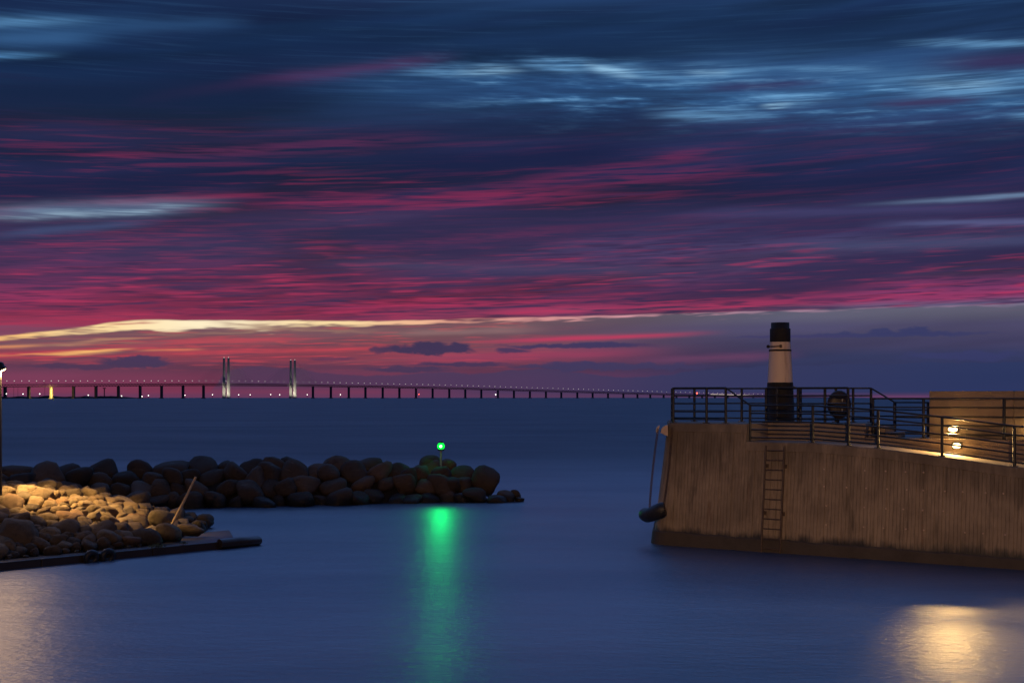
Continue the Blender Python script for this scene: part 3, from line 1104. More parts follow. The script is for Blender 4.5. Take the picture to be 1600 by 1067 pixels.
# ------------------------------------------------------------------ stones
def stone_mesh(name, seed, sub=3, p=7, sq=(1, 1, 1), rough=0.05):
    rd = random.Random(seed)
    bm = bmesh.new()
    bmesh.ops.create_icosphere(bm, subdivisions=sub, radius=1.0)
    planes = []
    for i in range(rd.randint(9, 14)):
        z = rd.uniform(-1, 1); a = rd.uniform(0, 2 * PI); r = math.sqrt(1 - z * z)
        planes.append((Vector((r * math.cos(a), r * math.sin(a), z)), rd.uniform(0.72, 1.05)))
    planes += [(Vector(x), rd.uniform(0.85, 1.1)) for x in ((1, 0, 0), (-1, 0, 0), (0, 1, 0), (0, -1, 0), (0, 0, 1), (0, 0, -1))]
    off = Vector((rd.uniform(0, 50), rd.uniform(0, 50), 0))
    for v in bm.verts:
        d = v.co.normalized()
        t = sum((max(0.0, d.dot(n)) / h) ** p for n, h in planes)
        r = t ** (-1.0 / p)
        r *= 1 + rough * mnoise.noise(d * 2.2 + off) + rough * 0.5 * mnoise.noise(d * 5.0 + off)
        v.co = Vector((d.x * r * sq[0], d.y * r * sq[1], d.z * r * sq[2]))
    for f in bm.faces: f.smooth = True
    me = bpy.data.meshes.new(name)
    bm.to_mesh(me); bm.free()
    return me


def place_piece(name, me, loc, scale, rot, parent):
    o = bpy.data.objects.new(name, me)
    C.objects.link(o)
    o.parent = parent
    o.matrix_parent_inverse = parent_matrix(parent).inverted()
    o.location = loc
    o.scale = scale
    o.rotation_euler = rot
    return o


# --- outer breakwater of big boulders
BW = empty('rock_breakwater', (-12, 56, 0), 'long breakwater of dark rounded boulders across the harbour mouth', 'breakwater')
bms = [stone_mesh('boulder', 100 + i, 3, 5 + (i % 3), rough=0.06) for i in range(12)]
for me in bms: me.materials.append(MAT_BOULDER)


def bw_front(x): return 56.1 + (x + 2.8) * 0.30


rd = random.Random(5)
pts = []


def bw_try(x, t, r, z, minf):
    y = bw_front(x) + t
    c = Vector((x, y, z))
    for (q, rq) in pts:
        if (q - c).length < (r + rq) * minf: return False
    pts.append((c, r)); return True


BL = []
for rowi, (t0, z0, rmin, rmax, n) in enumerate([(0.45, 0.14, 0.42, 0.66, 1500), (1.0, 0.66, 0.46, 0.68, 1500), (1.8, 1.20, 0.52, 0.68, 1500),
                                                (2.9, 1.25, 0.6, 0.85, 500), (4.0, 0.6, 0.6, 0.9, 200)]):
    for i in range(n):
        x = rd.uniform(-31, -0.9 - t0 * 0.45 - z0 * 0.9)
        r = rd.uniform(rmin, rmax)
        t = t0 + rd.uniform(-0.3, 0.3)
        z = z0 + rd.uniform(-0.14, 0.12)
        if bw_try(x, t, r, z, 0.68):
            BL.append((x, bw_front(x) + t, z, r))
for x, y, z, r in BL:
    sx, sy, sz = rd.uniform(0.95, 1.25), rd.uniform(0.9, 1.1), rd.uniform(0.74, 0.98)
    place_piece('boulder', rd.choice(bms), (x, y, z), (r * sx, r * sy, r * sz), (rd.uniform(-.4, .4), rd.uniform(-.4, .4), rd.uniform(0, 6.28)), BW)
# the boulders of the tip, as the photograph shows them
for px, py, Y, rx, rz, ry, ang in [(757, 752, 57.6, 0.72, 0.66, 0.7, 0.5), (700, 728, 58.6, 0.50, 0.46, 0.5, 0.0), (672, 727, 58.8, 0.62, 0.46, 0.5, 0.0),
                                   (722, 748, 58.0, 0.62, 0.6, 0.6, 0.2), (690, 758, 57.0, 0.72, 0.62, 0.6, 0.0), (634, 752, 57.0, 0.56, 0.60, 0.5, -0.2),
                                   (790, 776, 56.6, 0.42, 0.28, 0.4, 0.3), (806, 774, 56.9, 0.28, 0.32, 0.28, 0.0), (776, 781, 56.2, 0.5, 0.22, 0.4, 0.1),
                                   (741, 774, 56.4, 0.55, 0.34, 0.5, 0.1), (812, 780, 56.6, 0.25, 0.14, 0.25, 0)]:
    c = at(px, py, Y)
    place_piece('boulder', rd.choice(bms), c, (rx, ry, rz), (0.0, ang, rd.uniform(-0.5, 0.5)), BW)
m = MB()
rows = []
for i in range(60):
    x = -32 + i * (29.0 / 59)
    y = bw_front(x)
    e = min(1.0, (-2.6 - x) / 3.0 + 0.15) if x > -5.5 else 1.0
    e = max(0.05, e)
    rows.append([(x, y + 0.3, -0.4), (x, y + 1.6, 0.95 * e), (x, y + 2.8, 1.15 * e), (x, y + 4.6, 0.5 * e), (x, y + 6, -0.4)])
m.quadmesh(rows)
m.build('rubble_core', MAT_DARK, BW)

# green harbour light on the breakwater
p = at(689, 735, 57.9)
top = at(689, 697, 57.9)
GL = empty('harbour_light', (p.x, p.y, p.z), 'lit green harbour light on a slim pole at the breakwater tip', 'harbour light')
m = MB(); m.tube([(p.x, p.y, p.z - 0.6), (p.x, p.y, top.z - 0.20)], 0.055, 10); m.build('pole', MAT_GALV, GL)
m = MB(); m.lathe((p.x, p.y, top.z - 0.2), [(0.13, 0), (0.15, 0.02), (0.15, 0.07), (0.1, 0.09)], 14); m.build('lantern_base', MAT_BLACK, GL)
GREEN = (0.02, 1.0, 0.14)
m = MB(); m.lathe((p.x, p.y, top.z), [(0.07, -0.16), (0.13, -0.11), (0.17, 0.0), (0.13, 0.11), (0.07, 0.16)], 16)
gl = m.build('lens', emitter('green_lens', (0.0, 1.0, 0.03), 2.2), GL)
m = MB(); m.lathe((p.x, p.y - 0.0, top.z), [(0.03, -0.07), (0.075, -0.03), (0.075, 0.03), (0.03, 0.07)], 12)
m = MB(); m.lathe((p.x, p.y, top.z + 0.145), [(0.09, 0), (0.10, 0.04), (0.03, 0.08)], 14); m.build('lantern_cap', MAT_BLACK, GL)
m = MB(); m.lathe((p.x, p.y - 0.15, top.z), [(0.02, -0.05), (0.05, -0.025), (0.05, 0.025), (0.02, 0.05)], 10)
m.build('bulb_glare', emitter('green_core', (0.75, 1.0, 0.8), 8.0), gl)
lamp('green_sector_light', 'SPOT', (p.x, p.y - 0.26, top.z + 0.02), 225.0, (0.0, 1.0, 0.15), GL, 0.10, (0.6, 0.0, -1.0), 70, 1.0)
lamp('green_spill', 'POINT', (p.x, p.y - 0.24, top.z + 0.02), 11.0, (0.0, 1.0, 0.22), GL, 0.08)

# --- near stone bank on the left
E0 = Vector((-13.6, 34.0)); E1 = Vector((-8.06, 39.8))
ED = (E1 - E0).normalized(); EN = Vector((-ED.y, ED.x))        # along the edge, away from the water


def hx(x):
    return interp([(-30, 1.6), (-16.5, 1.55), (-15.2, 1.45), (-13.9, 1.15), (-12.4, 0.72), (-11.0, 0.12), (-9.6, -0.25), (-5, -0.6)], x)


def bank_h(x, y):
    d = (Vector((x, y)) - E0).dot(EN)
    f = 0.16 + max(0.0, d - 0.9) * 0.25
    b = 1.9 - max(0, y - 42.6) * 0.6
    return min(f, hx(x), b)


SB = empty('stone_bank', (-14, 39, 0), 'bank of rounded stones lit golden by the lamp above it', 'stone bank')
sms = [stone_mesh('stone', 300 + i, 3, 8 + (i % 4) * 3, rough=0.10) for i in range(14)]
for me in sms: me.materials.append(MAT_STONE)
rd = random.Random(9)
SP = []
specials = [(28, 835, 36.6, 0.66, 0.5, 0.5), (262, 830, 39.6, 0.44, 0.30, 0.36), (255, 813, 41.2, 0.42, 0.34, 0.4), (297, 829, 41.0, 0.48, 0.20, 0.3), (170, 842, 37.9, 0.40, 0.26, 0.36),
            (228, 838, 38.6, 0.56, 0.24, 0.4), (66, 773, 40.6, 0.36, 0.26, 0.32)]
for px, py, Y, rx, rz, ry in specials:
    c = at(px, py, Y)
    SP.append((c, rx * 0.9))
    place_piece('stone', rd.choice(sms), c, (rx, ry, rz), (0, 0.1, rd.uniform(-0.3, 0.3)), SB)
cand = []
for rmin, rmax, tries in ((0.30, 0.40, 140), (0.21, 0.30, 2200), (0.13, 0.20, 8000), (0.08, 0.12, 6500)):
    for i in range(tries):
        x = rd.uniform(-23.5, -10.1); y = rd.uniform(33.5, 45.5)
        d = (Vector((x, y)) - E0).dot(EN)
        r = rd.uniform(rmin, rmax)
        if d < 0.85 + r * 0.9: continue
        hz = bank_h(x, y)
        if hz < 0.06: continue
        c = Vector((x, y, hz + r * 0.26))
        if any((q - c).length < (r + rq) * 0.74 for q, rq in SP): continue
        SP.append((c, r)); cand.append((c, r))
# the stones that show largest are pieces of their own, the small ones between them one mass
cand.sort(key=lambda e: -e[1] / e[0].y + (1.0 if e[0].x < -0.405 * e[0].y else 0.0))
loose = MB()
lo_me = [stone_mesh('small', 700 + i, 2, 7) for i in range(6)]
for idx, (c, r) in enumerate(cand):
    sv = Vector((r * rd.uniform(0.98, 1.35), r * rd.uniform(0.9, 1.1), r * rd.uniform(0.62, 0.95)))
    rot = (rd.uniform(-.5, .5), rd.uniform(-.5, .5), rd.uniform(0, 6.28))
    if idx < 285:
        place_piece('stone', rd.choice(sms), c, sv, rot, SB)
    else:
        Mx = Matrix.LocRotScale(c, Euler(rot), sv)
        me = rd.choice(lo_me); b0 = len(loose.v)
        loose.v += [tuple(Mx @ v.co) for v in me.vertices]
        for p_ in me.polygons:
            loose.f.append(tuple(b0 + q for q in p_.vertices)); loose.sm.append(True)
if loose.v:
    tag(loose.build('small_stones', MAT_STONE, SB), kind='stuff')
print('stones', len(cand))
m = MB()
rows = []
for i in range(50):
    x = -24 + i * (14.6 / 49)
    rows.append([(x, y, max(-0.5, bank_h(x, y) - 0.22)) for y in [32 + j * 0.45 for j in range(36)] if True])
m.quadmesh(rows)
# keep the rubble behind the concrete edge
keep = []
for f in m.f:
    c = sum((Vector(m.v[i][:2]) for i in f), Vector((0, 0))) / 4
    if (c - E0).dot(EN) > 0.75: keep.append(f)
m.f = keep; m.sm = [True] * len(keep)
m.build('rubble_core', MAT_DARK, SB)

# concrete apron and dark edge beam in front of the bank
AP = empty('slipway_apron', (-10, 38, 0), 'low wet concrete apron with a dark edge beam below the stone bank', 'slipway')
A0 = E0 - ED * 9
def P2(s, n): return E0 + ED * s + EN * n
m = MB()
tl = (E1 - E0).length
m.prism([tuple(P2(-9, 0.34)), tuple(P2(tl - 0.05, 0.34)), tuple(P2(tl - 0.1, 0.9)), (-10.6, 47.5), (-12.5, 48.5), tuple(P2(-9, 7))], -0.6,
        lambda p: 0.20 - max(0.0, (Vector(p) - E0).dot(EN) - 0.5) * 0.05 if p[0] > -12.5 or True else 0)
m.build('apron_slab', MAT_WET, AP)
m = MB()
NB = 5
segs = [(-9 + i * (tl - 0.1 + 9) / NB, -9 + (i + 1) * (tl - 0.1 + 9) / NB - 0.015) for i in range(NB)]
for a, b in segs:
    bm_ = MB(); bm_.prism([tuple(P2(a, 0)), tuple(P2(b, 0)), tuple(P2(b, 0.35)), tuple(P2(a, 0.35))], -0.6, 0.22 + random.uniform(-0.012, 0.012))
    bm_.build('edge_beam', MAT_EDGE, AP, 0.025)
# log closing the edge
lg0, lg1 = P2(tl - 1.25, -0.06), P2(tl + 0.22, 0.02)
LGo = empty('timber_log', (lg0.x, lg0.y, 0.1), 'dark rounded timber log lying at the tip of the apron edge', 'log')
m = MB(); m.tube([(lg0.x, lg0.y, 0.16), ((lg0.x + lg1.x) / 2, (lg0.y + lg1.y) / 2, 0.16), (lg1.x, lg1.y, 0.13), (lg1.x + .05, lg1.y + .06, 0.13)], [0.15, 0.16, 0.15, 0.10], 14)
m.build('log_body', MAT_EDGE, LGo)
for lab, sx in (('left one of two black tyre fenders on the dark apron edge', 2.55), ('right one of two black tyre fenders on the dark apron edge', 3.05)):
    c = P2(sx, -0.11)
    T = empty('tyre_fender', (c.x, c.y, 0.12), lab, 'fender', 'tyres on the apron edge')
    m = MB(); m.torus((c.x, c.y, 0.13), 0.15, 0.085, (EN.x, EN.y, 0.25), 20, 10); m.build('tyre', MAT_RUBBER, T)
    m = MB(); m.tube([(c.x, c.y, 0.22), (c.x + EN.x * .2, c.y + EN.y * .2, 0.30)], 0.018, 6); m.build('rope', MAT_GALV, T)
# clumps of weed
k = M('sea_weed', 0.6); k.color(k.ramp(k.noise(9), [(0.35, (0.03, 0.05, 0.015)), (0.65, (0.12, 0.13, 0.03))])); MAT_WEED = k.m
rd = random.Random(3)
for lab, sx, sc_, n in (('tuft of green weed hanging over the apron edge below the leaning stake', 4.72, 1.0, 220), ('small tuft of weed on the apron edge near the log', 5.6, 0.55, 120)):
    c = P2(sx, 0.05)
    m = MB()
    for i in range(n):
        a = rd.uniform(0, 2 * PI); rr = rd.uniform(0, 0.26) * sc_
        b = Vector((c.x + math.cos(a) * rr, c.y + math.sin(a) * rr * 0.7, 0.26 + rd.uniform(0, 0.10) * sc_ * (1 - rr / 0.28)))
        e = b + Vector((rd.uniform(-.06, .06), rd.uniform(-.08, .03), rd.uniform(-.09, .05))) * sc_
        wv = Vector((rd.uniform(-1, 1), rd.uniform(-1, 1), 0)).normalized() * 0.012
        m.ngon([b - wv, b + wv, e])
    o = m.build('sea_weed', MAT_WEED); tag(o, lab, 'weed', kind='stuff')

# leaning stake
a, b = at(266.5, 823, 40.9), at(306, 745, 41.0)
ST = MB(); ST.tube([a - (b - a) * 0.12, a, a + (b - a) * 0.5 + Vector((0.012, 0, 0)), b], [0.048, 0.048, 0.043, 0.038], 10)
tag(ST.build('wooden_stake', MAT_WOOD), 'bare wooden stake leaning to the right among the stones', 'stake')

# lamp post at the left edge
LX, LY = -15.84, 39.55
LP = empty('lamp_post', (LX, LY, 1.3), 'dark lamp post with a lit floodlight at the left edge above the stones', 'lamp post')
m = MB(); m.tube([(LX, LY, 1.0), (LX, LY, 5.5)], [0.085, 0.06], 12); m.build('post', MAT_RAIL, LP)
m = MB(); m.lathe((LX, LY, 1.28), [(0.16, 0), (0.16, 0.12), (0.10, 0.16)], 12); m.build('post_base', MAT_RAIL, LP)
m = MB(); m.tube([(LX, LY, 5.38), (LX + 0.05, LY - 0.02, 5.5), (LX + 0.07, LY - 0.02, 5.58)], 0.03, 8); m.build('bracket', MAT_RAIL, LP)
hc = Vector((LX + 0.07, LY - 0.04, 5.50))
aim = (Vector((-14.3, 40.6, 1.5)) - hc).normalized()
m = MB(); m.tube([hc - aim * 0.12, hc - aim * 0.09, hc - aim * 0.02, hc + aim * 0.05], [0.06, 0.11, 0.14, 0.155], 14); hd = m.build('lamp_head', MAT_RAIL, LP)
m = MB(); m.lathe((hc.x - 0.02, hc.y, hc.z + 0.10), [(0.03, -0.10), (0.10, -0.06), (0.115, 0.0), (0.09, 0.07), (0.03, 0.10)], 12); m.build('gear_cap', MAT_RAIL, hd)
m = MB()
disc = aim.orthogonal().normalized(); dv = aim.cross(disc)
ringp = [hc + aim * 0.056 + (disc * math.cos(2 * PI * i / 16) + dv * math.sin(2 * PI * i / 16)) * 0.135 for i in range(16)]
ring2 = [hc + aim * 0.085 + (disc * math.cos(2 * PI * i / 16) + dv * math.sin(2 * PI * i / 16)) * 0.10 for i in range(16)]
m.quadmesh([ringp, ring2], closed=True); m.ngon(ring2)
m.build('lamp_glass', emitter('floodlight_glass', (1.0, 0.72, 0.34), 9.0), hd)
lamp('flood_light', 'SPOT', hc + aim * 0.16, 6600.0, (1.0, 0.60, 0.19), LP, 0.09, hc + aim * 3, 66, 1.0)
lamp('flood_spill', 'POINT', hc + aim * 0.2, 140.0, (1.0, 0.60, 0.22), LP, 0.09)
# the second head, turned to the water on the viewer's side
h2 = Vector((LX - 0.07, LY - 0.10, 5.46)); a2 = Vector((0.26, -0.9, -0.36)).normalized()
m = MB(); m.tube([h2 - a2 * 0.12, h2 - a2 * 0.09, h2 - a2 * 0.02, h2 + a2 * 0.05], [0.06, 0.11, 0.14, 0.155], 14); hd2 = m.build('lamp_head', MAT_RAIL, LP)
m = MB(); m.tube([h2 + a2 * 0.056, h2 + a2 * 0.07], 0.13, 14); m.build('lamp_glass', emitter('floodlight_glass', (1.0, 0.72, 0.34), 6.0), hd2)
lamp('flood_light', 'SPOT', h2 + a2 * 0.12, 260.0, (1.0, 0.60, 0.28), LP, 0.09, h2 + a2 * 3, 62, 0.8)

# ------------------------------------------------------------------ harbour pier on the right
A = Vector((4.42, 40.2))
D = Vector((9.28, -6.0)).normalized()
N = Vector((-D.y, D.x))
if N.y < 0: N = -N
BAT = 0.122


def SN(s, n): return A + D * s + N * n


def s_at(px, n):
    k_ = (px - 800.0) / F
    b = A + N * n
    return (k_ * b.y - b.x) / (D.x - k_ * D.y)


S_STEP = s_at(1166, 0.43)


def z_front(s):
    return interp([(-5, 3.28), (s_at(1270, 0.4), 3.26), (s_at(1372, .4), 3.14), (s_at(1472, .36), 2.95), (s_at(1585, .34), 2.72), (20, 2.1)], s)


PIER = empty('harbour_pier', (A.x + 5, A.y, 0), 'concrete harbour pier with board-marked battered wall rising from the water', 'pier')
# outline at the waterline: down the west side, round the corner, along the front
S0 = Vector((5.35, 47.0))
sd = (S0 - A).normalized()
ang0 = math.atan2(-1, 0)
fil = 0.55
out = []
c0 = A + sd * fil; c1 = A + D * fil
t = 0.0
nside = int((S0 - c0).length / 0.10)
for i in range(nside): out.append(S0.lerp(c0, i / nside))
for i in range(9):
    u_ = i / 8
    out.append((c0 * (1 - u_) ** 2 + A * 2 * u_ * (1 - u_) + c1 * u_ ** 2))
CORNER = len(out)
n_f = int(17.5 / 0.105)
rd = random.Random(21)
for i in range(1, n_f):
    out.append(A + D * (fil + i * 0.105 + rd.uniform(-0.012, 0.012)))
outn = []
for i, p in enumerate(out):
    a = out[max(0, i - 1)]; b = out[min(len(out) - 1, i + 1)]
    d = (b - a).normalized()
    outn.append(Vector((-d.y, d.x)) if Vector((-d.y, d.x)).dot(Vector((8, 46)) - p) > 0 else Vector((d.y, -d.x)))


def ztop(p):
    s = (p - A).dot(D)
    return 3.8 if s < S_STEP else z_front(s)


wall = MB()
verts_rows = []
for i in range(len(out) - 1):
    jit = rd.uniform(-0.008, 0.008)
    for e in (0, 1):
        p = out[i + e]; n = outn[i + e]
        if e == 0: p = p.lerp(out[i + 1], 0.10)
        zt = ztop(out[i].lerp(out[i + 1], 0.5)) if ztop(out[i]) != 3.8 or ztop(out[i + 1]) != 3.8 else 3.8
        if abs(ztop(out[i]) - ztop(out[i + 1])) < 0.2: zt = ztop(p)
        col_ = []
        for z in (-0.7, 0.3, 1.0, 2.0, zt - 0.28):
            q2 = p + n * (BAT * z + jit)
            col_.append((q2.x, q2.y, z))
        q2 = p + n * (BAT * (zt - 0.27) - 0.012); col_.append((q2.x, q2.y, zt - 0.27))
        q2 = p + n * (BAT * (zt - 0.03) - 0.012); col_.append((q2.x, q2.y, zt - 0.03))
        q2 = p + n * (BAT * zt + 0.02); col_.append((q2.x, q2.y, zt + 0.003))
        q2 = p + n * (BAT * zt + 0.30); col_.append((q2.x, q2.y, zt + 0.003))
        verts_rows.append(col_)
        if e == 1:      # the groove between two boards
            g_ = outn[i] * 0.022
            for ww in (0.02, 0.08):
                sh = (out[min(i + 2, len(out) - 1)] - out[i + 1]) * ww
                verts_rows.append([(c_[0] + sh.x + (g_.x if k_ < 5 else 0), c_[1] + sh.y + (g_.y if k_ < 5 else 0), c_[2]) for k_, c_ in enumerate(col_)])
wall.quadmesh(verts_rows)
wall.build('wall', MAT_WALL, PIER)
# foot of the wall, rough and weedy
foot = MB()
rows = []
for i in range(0, len(out)):
    p, n = out[i], outn[i]
    zt = 0.43 - 0.012 * max(0, (p - A).dot(D)) + 0.035 * mnoise.noise(Vector((p.x * 1.7, p.y * 1.7, 0))) + rd.uniform(-0.012, 0.012)
    pr = 0.075 + 0.02 * mnoise.noise(Vector((p.x * 0.8, p.y * 0.8, 4)))
    rows.append([tuple(p + n * (BAT * -0.7 - pr)) + (-0.7,), tuple(p + n * (BAT * zt - pr)) + (zt - 0.03,), tuple(p + n * (BAT * zt - pr + 0.03)) + (zt,), tuple(p + n * (BAT * zt + 0.06)) + (zt + 0.004,)])
foot.quadmesh(rows)
foot.build('wall_foot', concrete('weedy_wall_foot', (0.075, 0.06, 0.046)), PIER)
# form tie holes with pale plugs
ties = MB()
for col_i, pxx in enumerate(range(1290, 1760, 31)):
    for r_i, z in enumerate((0.9, 1.45, 2.0, 2.5)):
        if rd.random() < 0.25: continue
        s = s_at(pxx, BAT * z)
        if z > z_front(s) - 0.45: continue
        p = SN(s + rd.uniform(-0.06, 0.06), BAT * z - 0.006)
        base_i = len(ties.v)
        ties.lathe((0, 0, 0), [(0.026, -0.012), (0.028, 0.0), (0.016, 0.008)], 8)
        Mx = Matrix.Translation((p.x, p.y, z)) @ Vector((-N.x, -N.y, 0)).to_track_quat('Z', 'Y').to_matrix().to_4x4()
        for j in range(base_i, len(ties.v)):
            ties.v[j] = tuple(Mx @ Vector(ties.v[j]))
tag(ties.build('tie_plugs', MAT_CHIP, PIER), kind='stuff')

# platform, walkway, terrace
FL = out[0] + outn[0] * (BAT * 3.8 + 0.02)
FC = out[CORNER - 5] + outn[CORNER - 5] * (BAT * 3.8 + 0.02)
back_r = Vector((11.72, 41.15)); back_l = Vector((5.25, 43.3))
s_pl = s_at(1352, 2.2)
plat = MB()
plat.prism([tuple(FC), tuple(SN(0.9, BAT * 3.8 + 0.02)), tuple(SN(S_STEP, BAT * 3.8 + 0.02)), tuple(SN(S_STEP, 2.2)), tuple(SN(s_pl, 2.2)), tuple(back_r), tuple(back_l)], 0.0, 3.8)
plat.build('platform', MAT_CONC, PIER)
walk_ = MB()
rows = []
for i in range(41):
    s = S_STEP + 0.004 + i * (17.4 - S_STEP) / 40
    rows.append([tuple(SN(s, BAT * z_front(s) + 0.04)) + (z_front(s) - 0.001,), tuple(SN(s, 2.2)) + (z_front(s) + 0.0,), tuple(SN(s, 2.2)) + (-0.5,)])
walk_.quadmesh(rows)
walk_.build('walkway', MAT_CONC, PIER)
ter = MB()
ter.prism([tuple(SN(s_pl + 0.006, 2.196)), tuple(SN(17.4, 2.196)), tuple(SN(17.4, 4.6)), tuple(SN(9.5, 4.6)), tuple(SN(s_at(1400, 3.9), 3.9)), (back_r.x + 0.01, back_r.y)], 0.0, 3.39)
ter.build('terrace', MAT_CONC, PIER)
for a, b, z in ((s_pl + 0.012, s_at(1384, 2.5), 3.74), (s_at(1384, 2.5) + 0.006, s_at(1401, 2.5), 3.55)):
    m = MB(); m.prism([tuple(SN(a, 2.45)), tuple(SN(b, 2.45)), tuple(SN(b, 3.4)), tuple(SN(a, 3.4))], 3.392, z)
    m.build('step', MAT_CONC, PIER, 0.015)

# upper parapet wall
s_uw = s_at(1452, 2.6)
UW = empty('parapet_wall', (*SN(s_uw + 3, 2.8), 3.39), 'plain concrete parapet wall lit golden by wall lamps at the right', 'wall')
pan = []
s = s_uw
while s < 17:
    e = min(17.2, s + 2.4)
    m = MB(); m.prism([tuple(SN(s, 2.6)), tuple(SN(e - 0.012, 2.6)), tuple(SN(e - 0.012, 3.1)), tuple(SN(s, 3.1))], 3.392, 4.79)
    m.build('wall_panel', MAT_CONC, UW, 0.012)
    s = e
m = MB(); m.prism([tuple(SN(s_uw + 0.01, 2.64)), tuple(SN(17.1, 2.64)), tuple(SN(17.1, 3.05)), tuple(SN(s_uw + 0.01, 3.05))], 3.392, 4.78); m.build('joint_filler', MAT_CONC, UW)


# railings ---------------------------------------------------------------
RH = (1.10, 0.86, 0.61, 0.36, 0.12)


def post_at(root, p, z0, hgt, r=0.042, plate=True):
    m = MB(); m.tube([(p[0], p[1], z0), (p[0], p[1], z0 + hgt - 0.02), (p[0], p[1], z0 + hgt + 0.012)], [r, r, r * 0.7], 10)
    po = m.build('post', MAT_RAIL, root)
    if plate:
        m = MB(); m.box((p[0], p[1], z0 + 0.008), 0.19, 0.15, 0.016, rot=math.atan2(D.y, D.x)); m.build('base_plate', MAT_RAIL, po)
        m = MB()
        for dx in (-0.075, 0.075):
            q2 = Vector((p[0], p[1])) + D * dx - N * 0.05
            m.lathe((q2.x, q2.y, z0 + 0.014), [(0.016, 0), (0.016, 0.022), (0.008, 0.03)], 6)
        m.build('bolts', MAT_GALV, po)


def rails(root, path, heights=RH, r=0.024, rtop=0.028):
    for i, h_ in enumerate(heights):
        m = MB(); m.tube([(p[0], p[1], p[2] + h_) for p in path], rtop if i == 0 else r, 8)
        m.build('rail', MAT_RAIL, root)


# lower railing along the walkway edge
RL = empty('walkway_railing', (*SN(8, 0.5), 3.0), 'dark five-rail railing sloping down along the edge of the lit walkway', 'railing')
path = []
for px in (1172, 1270, 1326, 1372, 1472, 1585, 1720):
    s = s_at(px, 0.5); n = BAT * z_front(s) + 0.11
    s = s_at(px, n)
    p = SN(s, n); path.append((p.x, p.y, z_front(s)))
    post_at(RL, p, z_front(s), 1.11)
rails(RL, path)
# platform front railing (west corner to the step, then back along the step)
RP = empty('platform_railing', (*SN(1.5, 0.6), 3.8), 'dark railing along the front edge of the upper platform', 'railing')
path = []
nf = BAT * 3.8 + 0.11
for px in (1052, 1104, 1134):
    p = SN(s_at(px, nf), nf)
    path.append((p.x, p.y, 3.8)); post_at(RP, p, 3.8, 1.10)
rails(RP, path)
lowtop = SN(s_at(1172, BAT * 3.28 + 0.11), BAT * 3.28 + 0.11)
m = MB(); m.tube([(path[-1][0], path[-1][1], 4.9), (lowtop.x, lowtop.y, z_front(S_STEP + 0.3) + 1.10)], 0.026, 8); m.build('sloping_handrail', MAT_RAIL, RP)
# step-edge railing in front of the beacon
RS = empty('landing_railing', (*SN(4, 2.3), 3.8), 'dark railing on the landing in front of the beacon base', 'railing')
path = []
for px in (1197, 1214, 1247, 1289, 1325):
    n = 2.32
    p = SN(s_at(px, n), n)
    path.append((p.x, p.y, 3.8)); post_at(RS, p, 3.8, 1.08, 0.036 if px == 1214 else 0.044)
rails(RS, path, RH)
# railing along the seaward edge
RB = empty('seaward_railing', (8, 42.3, 3.8), 'dark railing along the seaward side behind the beacon with a sloping end', 'railing')


def back_pt(px):
    k_ = (px - 800) / F
    a = back_l + Vector((0.12, -0.15)); d = back_r - Vector((0.1, 0.12)) - a
    t_ = (k_ * a.y - a.x) / (d.x - k_ * d.y)
    return a + d * t_


path = []
for px in (1050, 1085, 1159, 1251, 1306, 1333, 1361):
    p = back_pt(px)
    path.append((p.x, p.y, 3.8)); post_at(RB, p, 3.8, 1.10)
rails(RB, path)
# west side of the platform
m0 = path[0]; fp = SN(s_at(1052, nf), nf)
for h_ in RH:
    m = MB(); m.tube([(m0[0], m0[1], 3.8 + h_), (fp.x, fp.y, 3.8 + h_)], 0.024, 8); m.build('rail', MAT_RAIL, RB)
p13 = at(1398, 684, 40.6); p14 = at(1450, 684, 39.3)
m = MB(); m.tube([(path[-1][0], path[-1][1], 4.9), (p13.x, p13.y, 3.39 + 1.06)], 0.026, 8); m.build('sloping_handrail', MAT_RAIL, RB)
p1 = Vector((p13.x, p13.y, 3.39)); p2 = Vector((p14.x, p14.y, 3.39))
post_at(RB, p1, 3.39, 1.06, 0.05)
post_at(RB, p2, 3.39, 1.06)
rails(RB, [p1, p2], (1.06, 0.83, 0.59, 0.35, 0.12))
# ledge railing before the parapet wall
RE = empty('ledge_railing', (*SN(9, 2.4), 3.39), 'dark level railing on the ledge in front of the golden parapet wall', 'railing')
path = []
for px in (1364, 1443, 1569, 1710):
    n = 2.34
    p = SN(s_at(px, n), n)
    path.append((p.x, p.y, 3.39)); post_at(RE, p, 3.39, 1.19)
rails(RE, path, (1.18, 0.92, 0.65, 0.39, 0.13))

# beacon ------------------------------------------------------------------
bp = at(1219, 657, 41.0); bx, byy = bp.x, bp.y
BE = empty('beacon', (bx, byy, 3.8), 'tapered beacon column with black base, cream middle and black cap', 'beacon')
m = MB(); m.lathe((bx, byy, 3.8), [(0.47, 0), (0.47, 0.05), (0.452, 0.06), (0.408, 1.27), (0.408, 1.28)], 32); bb = m.build('base_drum', MAT_BLACK, BE)
m = MB(); m.lathe((bx, byy, 5.08), [(0.40, 0), (0.345, 0.99), (0.345, 0.995)], 32); m.build('middle_drum', MAT_CREAM, BE)
m = MB(); m.lathe((bx, byy, 6.075), [(0.35, 0), (0.356, 0.008), (0.356, 0.05), (0.35, 0.058)], 32); m.build('band', MAT_BLACK, BE)
m = MB(); m.lathe((bx, byy, 6.133), [(0.34, 0), (0.322, 0.24)], 32); m.build('collar', MAT_CREAM, BE)
m = MB(); m.lathe((bx, byy, 6.373), [(0.32, 0), (0.325, 0.01), (0.325, 0.42), (0.318, 0.43), (0.292, 0.432), (0.288, 0.62), (0.26, 0.62), (0.25, 0.5)], 32, caps=True); m.build('cap', MAT_BLACK, BE)
